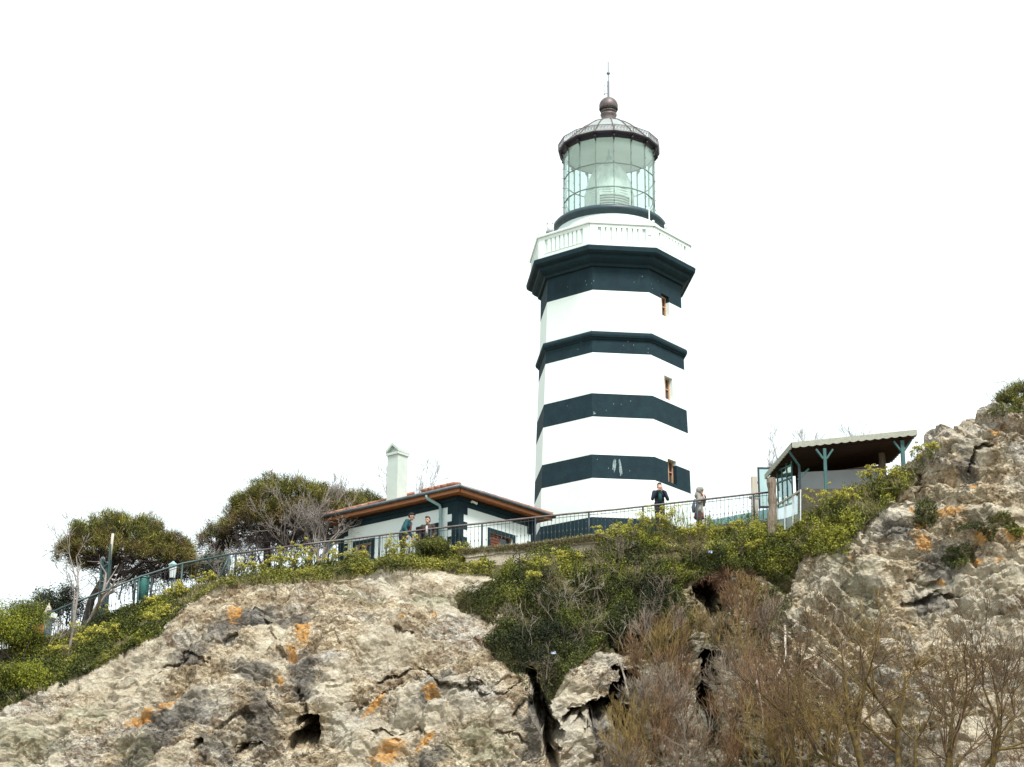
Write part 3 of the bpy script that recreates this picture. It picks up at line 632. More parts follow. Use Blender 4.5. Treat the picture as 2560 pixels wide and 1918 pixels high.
# ------------------------------------------------------------------ the keeper's house
AU = R(40.3); U = Vector((-math.cos(AU), math.sin(AU), 0)); Vv = Vector((math.sin(AU), math.cos(AU), 0))
EC = at(1149, 1214, 63.5); ZE = EC.z
def len_to(o, d, px):
    lo, hi = 0.5, 12
    for i in range(40):
        m = (lo+hi)/2; q = o+d*m; x, y = proj(np.array(q)); 
        if abs(x-1149) < abs(px-1149): lo = m
        else: hi = m
    return lo
LU, LV = len_to(EC, U, 806), len_to(EC, Vv, 1382)
OV = .42; W0 = EC+U*OV+Vv*OV; WL, WR = LU-2*OV, LV-2*OV
hz0 = ground_z(W0.x, W0.y)-1.0
house = empty('keepers_house', (W0.x, W0.y, hz0), 'low white house with orange tiled roof, dark corner quoins and a chimney', 'house')
up = Vector((0, 0, 1)); MU = Matrix((U, Vv, up)).transposed()
ZT = ZE-.20                              # wall top
def hp(u, v, z): return Vector((W0.x, W0.y, 0))+U*u+Vv*v+up*z
mb = MB(); H = ZT-hz0
LEFTW = [(px0, px1, yt, yb) for px0, px1, yt, yb in ((886, 939, 1350, 1395), (1043, 1098, 1309, 1400))]
def u_of(px, d):
    return len_to2(W0, d, px)
def len_to2(o, d, px):
    lo, hi = 0.0, 12
    for i in range(40):
        m = (lo+hi)/2; x, y = proj(np.array(o+d*m))
        if abs(x-1149) < abs(px-1149): lo = m
        else: hi = m
    return lo
def z_of(px, py, d):
    l = u_of(px, d); q = W0+d*l; return at(px, py, q.y).z
ops_l = []   # openings (start, end, z0, z1) on the left wall, surround included
a_, b_ = u_of(939, U), u_of(886, U); ops_l.append((a_, b_, z_of(912, 1430, U), z_of(912, 1350, U)))
a_, b_ = u_of(1098, U), u_of(1043, U); ops_l.append((a_, b_, hz0+.9, z_of(1070, 1313, U)))
a_, b_ = u_of(1220, Vv), u_of(1288, Vv); ops_r = [(a_, b_, z_of(1254, 1385, Vv), z_of(1254, 1329, Vv))]
def wall(L, mk, ops, inner=.13):     # mk(s, z, depth) -> point; a wall with openings, and their reveals
    ss = sorted([0, L]+[x+q for a, b, _, _ in ops for x, q in ((a, inner), (b, -inner))]); zz = sorted([hz0-.5, ZT]+[z for _, _, z0, z1 in ops for z in (z0+inner, z1-inner)])
    for s0, s1 in zip(ss[:-1], ss[1:]):
        for z0, z1 in zip(zz[:-1], zz[1:]):
            sm, zm = (s0+s1)/2, (z0+z1)/2
            if any(a+inner < sm < b-inner and c+inner < zm < d-inner for a, b, c, d in ops): continue
            mb.add([mk(s0, z0, 0), mk(s1, z0, 0), mk(s1, z1, 0), mk(s0, z1, 0)], [(0, 1, 2, 3)])
    for a, b, c, d in ops:
        a, b, c, d = a+inner, b-inner, c+inner, d-inner
        for (s0, z0), (s1, z1) in (((a, c), (b, c)), ((b, c), (b, d)), ((b, d), (a, d)), ((a, d), (a, c))):
            mb.add([mk(s0, z0, 0), mk(s1, z1, 0), mk(s1, z1, .16), mk(s0, z0, .16)], [(0, 1, 2, 3)])
mkL = lambda s, z, d: hp(s, d, z); mkR = lambda s, z, d: hp(d, s, z)
wall(WL, mkL, ops_l); wall(WR, mkR, ops_r)
mb.add([hp(WL, 0, hz0-.5), hp(WL, WR, hz0-.5), hp(WL, WR, ZT), hp(WL, 0, ZT)], [(0, 1, 2, 3)]); mb.add([hp(0, WR, hz0-.5), hp(WL, WR, hz0-.5), hp(WL, WR, ZT), hp(0, WR, ZT)], [(0, 1, 2, 3)])
mb.build('wall', M['housewhite'], house)
# dark frieze, quoins, window surrounds: 12 mm proud render
t = .012; FZ = .30
def slab(mb, mk, s0, s1, z0, z1, d0=-t, d1=.0):
    q = [mk(s, z, d) for d in (d0, d1) for s, z in ((s0, z0), (s1, z0), (s1, z1), (s0, z1))]
    mb.add(q, [(0, 1, 2, 3), (7, 6, 5, 4), (0, 4, 5, 1), (1, 5, 6, 2), (2, 6, 7, 3), (3, 7, 4, 0)])
mb = MB(); slab(mb, mkL, .0, WL, ZT-FZ, ZT, -.02); slab(mb, mkR, -.02, WR, ZT-FZ, ZT, -.02); slab(mb, mkR, -.02, WR, ZT-.14, ZT-.005, -.06, -.02); slab(mb, mkL, 0, WL, ZT-.14, ZT-.005, -.06, -.02)
mb.build('frieze', M['dark'], house)
for mk, s, sg in ((mkL, 0, 1), (mkR, 0, 1), (mkL, WL, -1), (mkR, WR, -1)):
    if mk is mkL or s: mb = MB()
    z = ZT-FZ-.003; i = 0; qh = .255
    while z > hz0-.4:
        w = .46 if i % 2 == 0 else .27
        lo = s-(t if s == 0 else 0); a, b = (lo, s+w) if sg > 0 else (s-w, s)
        slab(mb, mk, a, b, z-qh, z); z -= qh; i += 1
    if not (mk is mkL and s == 0): mb.build('corner_quoins', M['dark'], house)
for mk, ops, nm in ((mkL, ops_l, 0), (mkR, ops_r, 1)):
    for j, (a, b, c, d) in enumerate(ops):
        m_ = MB(); w = .13; slab(m_, mk, a, a+w, c, d, -.03); slab(m_, mk, b-w, b, c, d, -.03); slab(m_, mk, a+w, b-w, d-w, d, -.03)
        if not (nm == 0 and j == 1): slab(m_, mk, a+w, b-w, c, c+w, -.03)
        sur = m_.build('window_surround' if not (nm == 0 and j == 1) else 'door_surround', M['dark'], house)
        a, b, c, d = a+w, b-w, c+w, d-w; m_ = MB(); fw = .05
        slab(m_, mk, a, a+fw, c, d, .08, .13); slab(m_, mk, b-fw, b, c, d, .08, .13); slab(m_, mk, a+fw, b-fw, d-fw, d, .08, .13); slab(m_, mk, a+fw, b-fw, c, c+fw, .08, .13); slab(m_, mk, (a+b)/2-.025, (a+b)/2+.025, c+fw, d-fw, .085, .12)
        if nm == 1:      # brown wooden shutter leaf, half open
            slab(m_, mk, a+fw+.004, (a+b)/2-.03, c+fw, d-fw-.004, .065, .095)
            for q in range(4): slab(m_, mk, a+fw+.03, (a+b)/2-.06, c+fw+.06+q*.1, c+fw+.12+q*.1, .05, .065)
        m_.build('window_frame' if not (nm == 0 and j == 1) else 'door', M['doorwood'] if nm == 1 else M['framewood'] if j == 0 else M['railpost'], house)
        m_ = MB(); slab(m_, mk, a, b, c, d, .135, .15); m_.build('pane', M['paneglass'], house)
# roof: hip, wavy clay tiles
TP = math.tan(R(22.0)); GN = 150; uu = np.linspace(-OV, WL+OV, GN); vv = np.linspace(-OV, WR+OV, GN); UU, VV = np.meshgrid(uu, vv)
hs = np.stack([VV+OV, WR+OV-VV, UU+OV, WL+OV-UU]); which = hs.argmin(0); hh = hs.min(0); along = np.where(which < 2, UU, VV)
zz = ZE-.03+hh*TP+.026*np.abs(np.sin(along*math.pi/.21))+.022*((hh/.33) % 1.0)*-1+.012*vnoise(np.stack([UU*4, VV*4, UU*0], -1), 5)
base = np.array(hp(0, 0, 0)); RP = base[None, None]+UU[..., None]*np.array(U)+VV[..., None]*np.array(Vv); RP[..., 2] = zz
ii = np.arange(GN*GN).reshape(GN, GN); RF = np.stack([ii[:-1, :-1], ii[:-1, 1:], ii[1:, 1:], ii[1:, :-1]], -1).reshape(-1, 4)
npmesh('roof', RP.reshape(-1, 3), RF, M['tile'], house, smooth=False)
mb = MB(); hr = min(WL, WR)/2+OV
for (cu, cv, du_, dv_) in ((-OV, -OV, 1, 1), (WL+OV, -OV, -1, 1), (-OV, WR+OV, 1, -1), (WL+OV, WR+OV, -1, -1)):
    for i in range(int(hr/.28)):
        s0 = i*.28; q0 = hp(cu+du_*s0, cv+dv_*s0, ZE+.05+s0*TP); q1 = hp(cu+du_*(s0+.30), cv+dv_*(s0+.30), ZE+.05+(s0+.30)*TP); mb.tube([q0, q1], [.065, .055], 8)
rz_ = ZE+.05+hr*TP
for i in range(int((WL-WR)/.3) if WL > WR else 0): mb.tube([hp(hr-OV+i*.3, WR/2, rz_), hp(hr-OV+(i+1)*.3, WR/2, rz_)], [.085, .07], 8)
mb.build('ridge_tiles', M['tile'], house, True)
mb = MB()
a, b, c, d = hp(-OV, -OV, ZE-.03), hp(WL+OV, -OV, ZE-.03), hp(-OV, WR+OV, ZE-.03), hp(WL+OV, WR+OV, ZE-.03)
for p, q, o in ((a, b, -Vv), (a, c, -U), (b, d, U), (c, d, Vv)):
    e = (q-p).normalized()*.06; mb.tube([p+o*.05-e, q+o*.05+e], .062, 10)
mb.build('gutter', M['gutter'], house, True)
mb = MB(); z0 = ZE-.185; fb = OV-.02
for p, q in ((hp(-fb, -fb, z0+.06), hp(WL+fb, -fb, z0+.06)), (hp(-fb, -fb+.05, z0+.06), hp(-fb, WR+fb, z0+.06)), (hp(WL+fb, -fb+.05, z0+.06), hp(WL+fb, WR+fb, z0+.06))): mb.beam(p, q, .035, .15)
mb.add([hp(-fb, -fb, z0+.02), hp(WL+fb, -fb, z0+.02), hp(WL+fb, WR+fb, z0+.02), hp(-fb, WR+fb, z0+.02)], [(0, 1, 2, 3)])
mb.build('fascia_and_soffit', M['wood'], house)
s = u_of(1107, U); mb = MB(); mb.tube([hp(s+.30, -OV-.05, ZE-.09), hp(s+.30, -OV-.02, ZE-.2), hp(s+.02, -.12, ZE-.42), hp(s, -.09, ZE-.55), hp(s, -.09, hz0)], .055, 10)
for z in (ZE-.9, ZE-2.0): mb.tube([hp(s, -.09, z), hp(s, -.09, z+.03)], .068, 10)
mb.build('downpipe', M['pipe'], house, True)
# chimney
cc = at(992, 1225, 67.0); cu = (cc-W0).dot(U); cv = (cc-W0).dot(Vv); cw = .50
ctop = at(992, 1141, 67.0).z
chm = MB().box(hp(cu, cv, (ctop+ZE)/2+.0), (cw, cw, ctop-ZE), MU); chimney = chm.build('chimney', M['chimney'], house)
m_ = MB(); m_.box(hp(cu, cv, ctop+.04), (cw+.08, cw+.08, .09), MU)
h = cw/2+.05; g = .44
for sgn in (-1, 1):    # the little gable cap, open at its ends
    A = hp(cu+sgn*h, cv-h, ctop+.085); B = hp(cu+sgn*h, cv+h, ctop+.085); C = hp(cu, cv+h, ctop+g-.10); Dd = hp(cu, cv-h, ctop+g-.10); o = up*.10
    m_.add([A, B, C, Dd, A+o, B+o, C+o, Dd+o], [(0, 1, 2, 3), (4, 7, 6, 5), (0, 4, 5, 1), (3, 2, 6, 7), (0, 3, 7, 4), (1, 5, 6, 2)])
m_.add([hp(cu-h+.03, cv-h+.13, ctop+.087), hp(cu+h-.03, cv-h+.13, ctop+.087), hp(cu, cv-h+.13, ctop+g-.10)], [(0, 1, 2)])
cap = m_.build('chimney_cap', M['chimney'], None); cap.parent = chimney; cap.matrix_parent_inverse = Matrix.Identity(4); cap.data.transform(house.matrix_basis.inverted())
m_ = MB()
# small white cameras on the house corners
for (px, py, d, lab) in ((1176, 1256, Vv, 'small white security camera beside the front corner quoins of the house'), (864, 1312, U, 'small white security camera near the far left corner of the house')):
    l = u_of(px, d); n = -U if d == Vv else -Vv; q = W0+d*l; q = Vector((q.x, q.y, at(px, py, q.y).z)); g0 = empty('security_camera', q, lab, 'security camera')
    MB().tube([q, q+n*.08], .045, 10).build('mount', M['housewhite'], g0, True); MB().tube([q+n*.09-d*.03+up*.02, q+n*.14+d*.15-up*.03], .042, 10).tube([q+n*.14+d*.15-up*.03, q+n*.145+d*.17-up*.035], [.05, .05], 10).build('camera_body', M['white'], g0, True)

# ------------------------------------------------------------------ railings
RT = [(80,1552,60.2),(185,1507,60.7),(268,1475,61.2),(351,1442,61.7),(456,1409,62.1),(573,1386,62.6),(780,1359,63.2),(960,1337,63.6),(1107,1319,63.9),(1420,1285,64.1),(1540,1274,64.2),(1742,1251,64.5),(1882,1235,64.5),(1921,1231,64.5)]
RTW = np.array([at(*p) for p in RT]); RTPX = [p[0] for p in RT]
def rail_pt(px, dz=0): return Vector((np.interp(px, RTPX, RTW[:, 0]), np.interp(px, RTPX, RTW[:, 1]), np.interp(px, RTPX, RTW[:, 2])+dz))
def railing(name, lab, px0, px1, posts, matr, matp, nb_first, step, hgt=1.0):
    root = empty(name, rail_pt((px0+px1)/2, -hgt), lab, 'railing')
    knots = [px0]+[p for p in RTPX if px0 < p < px1]+[px1]
    MB().tube([rail_pt(p) for p in knots], .032, 10).build('handrail', matr, root, True)
    MB().tube([rail_pt(p, -hgt+.06) for p in knots], .012, 4).tube([rail_pt(p, -.10) for p in knots], .010, 4).build('lower_rail', M['baluster'], root)
    for p in posts: MB().tube([rail_pt(p, -hgt-.35), rail_pt(p, -.02)], .033, 8).build('post', matp, root, True)
    xsb = np.arange(px1-step*.5, px0, -step); proto = None
    MBs = MB(); k = 0
    for x in xsb:
        if min(abs(x-p) for p in posts) < step*.4: continue
        q = rail_pt(x)
        def bal(mbx):
            mbx.tube([q-up*(hgt-.06), q-up*.03], .0062, 4, cap=False)
            mbx.tube([q-up*(hgt*.62), q-up*(hgt*.57), q-up*(hgt*.52)], [.006, .019, .006], 6, cap=False)
            if k % 2: mbx.tube([q-up*(hgt*.36), q-up*(hgt*.33), q-up*(hgt*.30)], [.006, .016, .006], 6, cap=False)
        if k < nb_first: mbx = MB(); bal(mbx); mbx.build('baluster', M['baluster'], root)
        else: bal(MBs)
        k += 1
    if MBs.v: tag(MBs.build('baluster', M['baluster'], root), kind='stuff')
    return root
railing('railing', 'long dark railing with maroon brown handrail and thin balusters between house and hut', 573, 1921, [590, 700, 822, 949, 1077, 1205, 1338, 1472, 1607, 1742, 1884], M['railbrown'], M['railpost'], 99, 9.6)
rl = railing('railing', 'dark green railing descending along the grassy slope at far left', 80, 573, [82, 116, 182, 250, 348, 456, 573], M['railgreen'], M['railgreen'], 60, 11.0)
MB().tube([rail_pt(573, -.05), rail_pt(560, -.45), rail_pt(546, -1.0)], .03, 8).build('brace', M['railgreen'], rl, True)

# ------------------------------------------------------------------ low wall under the railing
def strip(name, pts_top, hgt, depth, mat, lab, cat, n=60, amp=.03):
    V, F = [], []; tx = np.linspace(0, 1, n); px = np.interp(tx, np.linspace(0, 1, len(pts_top)), [p[0] for p in pts_top]); m = 8
    for i in range(n):
        p = at(px[i], np.interp(px[i], [q[0] for q in pts_top], [q[1] for q in pts_top]), np.interp(px[i], [q[0] for q in pts_top], [q[2] for q in pts_top]))
        for j in range(m): V.append(p-Vector((0, 0, hgt*j/(m-1)*1.0))+Vector((0, 0, 0)))
        V.append(p+Vector((0, depth, 0)))
    V = np.array(V); V += amp*np.stack([vnoise(V*3.1, 1), vnoise(V*3.1, 2), vnoise(V*3.1, 3)], -1); m1 = m+1; I = np.arange(n*m1).reshape(n, m1)
    F = [(I[i, j], I[i, j+1], I[i+1, j+1], I[i+1, j]) for i in range(n-1) for j in range(m-1)]+[(I[i, 0], I[i+1, 0], I[i+1, m], I[i, m]) for i in range(n-1)]
    o = npmesh(name, V, F, mat); return tag(o, lab, cat)
strip('retaining_wall', [(1165,1392,62.9),(1205,1388,62.9),(1345,1378,63.0),(1475,1358,63.2),(1600,1345,63.4)], 1.25, .8, M['stonewall'], 'low rough beige retaining wall below the railing in front of the lighthouse base', 'wall')
strip('wall_coping', [(1160,1376,62.87),(1205,1373,62.87),(1345,1360,62.97),(1475,1342,63.12),(1600,1330,63.42)], .22, 1.2, M['stonewall'], 'grass grown stone coping lying along the top of the beige retaining wall', 'coping', amp=.04)

# ------------------------------------------------------------------ the hut at the right
YH = 61.6
A_, B_, C_ = at(1913, 1190, 64.6), at(1980, 1110, 61.3), at(2291, 1078, 60.2); D_ = A_+(C_-B_)*1.0+Vector((.3, .2, .25))
hut = empty('hut', (10.4, 62.5, ground_z(10.4, 62.5)), 'open sided hut with dark wooden ceiling, scalloped cream eaves and teal posts', 'hut')
mb = MB(); e = .05
mb.add([A_, B_, C_, D_, A_+up*e, B_+up*e, C_+up*e, D_+up*e], [(0, 1, 2, 3), (7, 6, 5, 4), (0, 4, 5, 1), (1, 5, 6, 2), (2, 6, 7, 3), (3, 7, 4, 0)])
mb.build('roof', M['hutroof'], hut)
ceil = [p-up*.16 for p in (A_, B_, C_, D_)]; cen = sum(ceil, Vector())/4; ceil = [cen+(p-cen)*.97 for p in ceil]
V, F = [], []; nb = 16
for i in range(nb):          # ceiling boards
    a0, a1 = i/nb+.003, (i+1)/nb-.003; q = [ceil[0].lerp(ceil[1], a0), ceil[3].lerp(ceil[2], a0), ceil[3].lerp(ceil[2], a1), ceil[0].lerp(ceil[1], a1)]; b0 = len(V); dz = up*.012*(i % 2)
    V += [p+dz for p in q]; F.append((b0, b0+1, b0+2, b0+3))
MB().add(V, F).add([p+up*.03 for p in ceil], [(0, 1, 2, 3)]).build('ceiling', M['hutwood'], hut)
def valance(P, Q, hgt, sc, name='eave_board'):
    P, Q = Vector(P), Vector(Q); L_ = (Q-P).length; n = int(L_/sc); d = (Q-P).normalized(); nrm = d.cross(up).normalized()
    if nrm.y > 0: nrm = -nrm
    V, F = [], []; m = n*8
    for i in range(m+1):
        s = i/m; c = P.lerp(Q, s); lo = hgt-.035+.035*abs(math.sin(math.pi*n*s)); V += [c+nrm*.025+up*.045, c+nrm*.025-up*lo, c-nrm*.01+up*.045, c-nrm*.01-up*lo]
    for i in range(m):
        b = i*4; F += [(b, b+1, b+5, b+4), (b+2, b+6, b+7, b+3), (b, b+4, b+6, b+2), (b+1, b+3, b+7, b+5)]
    MB().add(V, F).build(name, M['fascia'], hut)
valance(B_, C_, .15, .26); valance(A_, B_, .15, .26); valance(C_, D_, .15, .26)
def hpost(px, pyt, pyb, Y, w=.085, br=True, mat='teal'):
    T, Bt = at(px, pyt, Y), at(px, pyb, Y); Bt.x = T.x; mb = MB().beam(Bt, T, w, w, up=(0, 1, 0))
    if br:
        for s in (-1, 1): mb.beam(T+Vector((s*.05, 0, -.34)), T+Vector((s*.27, 0, -.02)), .06, .085, up=(0, 1, 0))
    mb.build('post', M[mat], hut, bevel=.008)
hpost(2061, 1122, 1225, 61.0, .10); hpost(2255, 1102, 1190, 60.5, .12); hpost(1998, 1165, 1270, 61.6, .07, False, 'railpost')
MB().beam(at(1998, 1165, 61.6), at(1972, 1128, 61.5), .05, .06).beam(at(1995, 1200, 61.6), at(2022, 1172, 61.6), .05, .06).build('brace', M['teal'], hut)
mb = MB(); a, b = at(2203, 1120, 62.2), at(2203, 1192, 62.2); mb.tube([b, b.lerp(a, .5)+Vector((.04, 0, 0)), a], [.14, .11, .10], 9); mb.build('rough_post', M['bark'], hut)
Q = [at(1996, 1181, 62.6), at(2212, 1170, 62.1)]; Q2 = [at(1996, 1224, 62.6), at(2212, 1222, 62.1)]
mb = MB(); dd = Vector((0, .08, 0)); mb.add([Q[0], Q[1], Q2[1], Q2[0]]+[p+dd for p in (Q[0], Q[1], Q2[1], Q2[0])], [(0, 3, 2, 1), (4, 5, 6, 7), (0, 1, 5, 4), (3, 7, 6, 2), (0, 4, 7, 3), (1, 2, 6, 5)]); mb.build('wall_panel', M['hutwall'], hut)
dd = Vector((0, -.06, 0)); Q3 = [at(1996, 1300, 62.6), at(2212, 1280, 62.1)]
mb = MB(); mb.add([Q2[0]+dd, Q2[1]+dd, Q3[1]+dd, Q3[0]+dd]+[p-dd*3 for p in (Q2[0], Q2[1], Q3[1], Q3[0])], [(0, 3, 2, 1), (4, 5, 6, 7), (0, 1, 5, 4), (3, 7, 6, 2), (0, 4, 7, 3), (1, 2, 6, 5)]); mb.build('base_wall', M['plaster'], hut)
mb = MB(); P, Qd = at(1988, 1176, 64.4), at(2215, 1163, 63.9); mb.add([P, Qd, Qd-up*.9+up*0, P-up*.9], [(0, 1, 2, 3)]); mb.build('back_wall', M['hutwood'], hut)
# inner glazed side
g1, g2 = at(1943, 1186, 63.8), at(1979, 1172, 62.2); lo = 1.15
mb = MB()
for s in (0, .33, .66, 1): p = g1.lerp(g2, s); mb.beam(p-up*lo, p+up*.25, .045, .05, up=(0, 1, 0))
for z in (.12, -.3, -lo): mb.beam(g1+up*z, g2+up*z, .045, .05)
gl = mb.build('window_frame', M['teal'], hut); MB().add([g1-up*lo, g2-up*lo, g2+up*.22, g1+up*.22], [(0, 1, 2, 3)]).build('pane', glassmat('hut_glass', (.66, .82, .80), .05, .5), hut)
# white balustrade climbing to the hut door
pA, pB, pC, pD = at(1941, 1264, 62.6), at(2002, 1226, 61.4), at(2002, 1302, 61.4), at(1941, 1345, 62.6)
bal = empty('balustrade', pD, 'white sloping balustrade with slim uprights beside the left side of the hut', 'railing')
mb = MB().beam(pA, pB, .05, .06).beam(pD.lerp(pA, .04), pC.lerp(pB, .04), .03, .04).build('handrail', M['postwood'], bal)
pm = pmat('white_grey_paint', (.62, .66, .66), .7, vscale=4, second=(.52, .56, .56))
for s in (0.02, .35, .68, .99): MB().beam(pD.lerp(pC, s), pA.lerp(pB, s), .035, .035, up=(0, 1, 0)).build('upright', pm, bal)
MB().add([pD.lerp(pC, 0)+Vector((0, .05, 0)), pC+Vector((0, .05, 0)), pB+Vector((0, .05, 0)), pA+Vector((0, .05, 0))], [(0, 1, 2, 3)]).build('panel', glassmat('pale_sheet', (.62, .68, .68), .3, .4), bal)
# trunk holding up the hut's left corner
a, b = at(1931, 1330, 61.8), at(1928, 1196, 61.9)
mb = MB(); pts = [b.lerp(a, s)+Vector((.02*math.sin(s*4), 0, 0)) for s in np.linspace(0, 1.1, 12)]; mb.tube(pts, [.145+.015*math.sin(i*1.9) for i in range(12)], 12)
V = np.array(mb.v); V += .03*np.stack([vnoise(V*5, 1), vnoise(V*5, 2), V[:, 0]*0], -1); mb.v = V.tolist()
tag(mb.build('tree_trunk', M['bark']), 'rough bark covered dead trunk standing under left corner of the hut roof', 'tree trunk')
# board, timber post and teal fence beyond the end of the railing
b0, b1 = at(1897, 1172, 66.0), at(1935, 1168, 66.0); hz = at(1897, 1268, 66).z
bd = empty('notice_board', (b0.x, 66, hz), 'pale teal board in a dark frame behind the timber post left of the hut', 'board')
MB().box(((b0.x+b1.x)/2, 66, (b0.z+hz)/2), (b1.x-b0.x, .04, b0.z-hz)).build('board', M['tealpale'], bd)
mb = MB().box((b0.x-.02, 66, (b0.z+hz)/2), (.06, .07, b0.z-hz+.1)).box(((b0.x+b1.x)/2, 66, hz), (b1.x-b0.x+.1, .075, .07)).box(((b0.x+b1.x)/2, 66, b0.z+.02), (b1.x-b0.x+.1, .072, .05))
for z in (b0.z-.5, hz+.35): mb.box((b0.x-.1, 66, z), (.14, .06, .07))
mb.build('frame', M['railpost'], bd)
p, q = at(1885, 1192, 65.3), at(1885, 1330, 65.3); tp = MB().beam((p.x, 65.3, q.z), (p.x, 65.3, p.z), .20, .16, up=(0, 1, 0)).build('timber_post', M['postwood'], bevel=.015); tag(tp, 'pale square timber post behind the right end of the railing', 'post')
jb = MB().box(at(1893, 1243, 64.6), (.15, .1, .14)).box(at(1876, 1243, 64.62), (.1, .1, .13)).build('junction_box', M['white'], bevel=.015); tag(jb, 'small white box fixed on the last railing post by the hut', 'box')
fA, fB = at(1768, 1302, 70), at(1925, 1272, 67.5); fn_ = empty('fence', (fA.x, 70, fA.z-.5), 'low teal board fence behind the railing left of the hut', 'fence')
f1, f2 = MB(), MB(); f1.add([fA-up*.6, fB-up*.9, fB, fA, fA-up*.6+Vector((0, .05, 0)), fB-up*.9+Vector((0, .05, 0)), fB+Vector((0, .05, 0)), fA+Vector((0, .05, 0))], [(0, 1, 2, 3), (7, 6, 5, 4), (3, 2, 6, 7), (0, 3, 7, 4), (1, 5, 6, 2)]).build('boards', pmat('bright_teal_fence', (.22, .46, .48), .7, vscale=2, second=(.28, .46, .48)), fn_)
for i in range(10): q = fA.lerp(fB, i/9); MB().beam(q-up*.6+Vector((0, -.03, 0)), q+Vector((0, -.03, 0)), .02, .02, up=(0, 1, 0)).build('batten', M['baluster'], fn_)
p = at(2446, 1036, 59.0); s_ = MB().tube([p-up*.6, p+up*.02], .022, 6).box(p+up*.02, (.05, .05, .02)).build('iron_stake', M['railbrown']); tag(s_, 'short dark iron stake on the rocky skyline at the right', 'stake')

# ------------------------------------------------------------------ things along the left slope
p = at(254, 1545, 62.4); lp = empty('lattice_mast', p, 'dark green lattice mast with pale top tube, before the left pine', 'mast')
zt, zm_, zl = at(257, 1385, 62.4).z, at(255, 1400, 62.4).z, at(252, 1398, 62.4).z
mb = MB()
for dx in (-.12, .14):
    for dy in (-.1, .1): mb.tube([(p.x+dx, p.y+dy, p.z-.5), (p.x+dx*.9, p.y+dy, zl if dx < 0 else zt+.3)], .035, 6)
n_ = 12
for i in range(n_):
    z0, z1 = p.z+(zl-p.z)*i/n_, p.z+(zl-p.z)*(i+1)/n_; s = -1 if i % 2 else 1
    mb.beam((p.x-s*.10, p.y-.1, z0), (p.x+s*.12, p.y-.1, z1), .03, .03, up=(0, 1, 0)).beam((p.x-s*.1, p.y+.1, z0), (p.x+s*.12, p.y+.1, z1), .03, .03, up=(0, 1, 0))
mb.box((p.x-.02, p.y, p.z+(zl-p.z)*.45), (.22, .1, (zl-p.z)*.9)); mb.build('lattice_post', M['railgreen'], lp)
MB().tube([(p.x+.13, p.y, zt-.2), (p.x+.16, p.y, at(268, 1332, 62.4).z)], .045, 8).build('tube', M['postwood'], lp, True)
MB().tube([(p.x+.16, p.y, at(268, 1332, 62.4).z-.01), (p.x+.16, p.y, at(268, 1327, 62.4).z)], [.06, .06], 8).build('cap', M['black'], lp)
p = at(355, 1505, 61.9); bn = empty('litter_bin', p, 'teal green litter bin behind the left railing', 'litter bin'); zt = at(355, 1443, 61.9).z
MB().lathe([(.10, zt-.75-p.z), (.17, zt-.7-p.z), (.19, zt-.1-p.z), (.18, zt-.06-p.z)], p, 14).build('bin_body', M['binteal'], bn, True)
MB().tube([(p.x-.26, p.y, p.z-.3), (p.x-.26, p.y, zt)], .035, 8).tube([(p.x+.26, p.y, p.z-.3), (p.x+.26, p.y, zt)], .035, 8).build('frame', M['railgreen'], bn, True)
MB().lathe([(.20, zt-.04-p.z), (.19, zt+.0-p.z), (.1, zt+.05-p.z), (.01, zt+.06-p.z)], p, 14).build('lid', M['binteal'], bn, True)
p = at(430, 1460, 62.9); zt = at(430, 1407, 62.9).z; ln = empty('garden_lamp', p, 'frosted white lantern lamp behind the left railing under the pine', 'lamp')
MB().tube([(p.x, p.y, p.z-.4), (p.x, p.y, zt-.5)], .03, 8).build('pole', M['railgreen'], ln, True)
MB().lathe([(.09, zt-.5-p.z), (.15, zt-.1-p.z)], p, 6).build('lamp_glass', pmat('frosted_lamp_glass', (.62, .68, .70), .3), ln)
MB().lathe([(.17, zt-.1-p.z), (.17, zt-.07-p.z), (.07, zt-.0-p.z), (.03, zt+.05-p.z)], p, 6).build('lamp_cap', M['pipe'], ln)
p = at(135, 1539, 60.25); sg = MB().box(p, (.19, .015, .14), Matrix.Rotation(R(12), 3, 'Y')).box(p+up*.085, (.03, .03, .04)).build('sign', pmat('pale_sign', (.62, .70, .60), .6)); tag(sg, 'small blank pale sign hanging on the left railing', 'sign')
p = at(97, 1598, 61.6); ob = empty('plank_screen', p, 'orange brown plank screen behind the lower left end of the railing', 'screen')
for i in range(5): MB().box(p+Vector((-.2+i*.1, .01*(i % 2), .13+.02*random.random())), (.09, .03, .62+.08*random.random())).build('plank', pmat('orange_plank', (.42, .20, .05), .7, vscale=4, second=(.30, .13, .04)), ob)
p = at(121, 1598, 61.2); op_ = MB().beam(p-up*.4, p+up*.86, .14, .12, up=(0, 1, 0)).box(p+up*.88, (.18, .15, .04)).build('gate_post', pmat('blue_grey_post', (.11, .15, .19), .6, vscale=4, second=(.07, .10, .13))); tag(op_, 'blue grey square post beside the orange plank screen', 'post')
p = at(121, 1530, 62.5); ps = MB().lathe([(.12, -.5), (.13, 0), (.09, .12), (.03, .22), (.01, .3)], p, 8).build('stone_finial', M['postwood']); tag(ps, 'pale pointed stone finial rising over the lower left railing', 'finial')

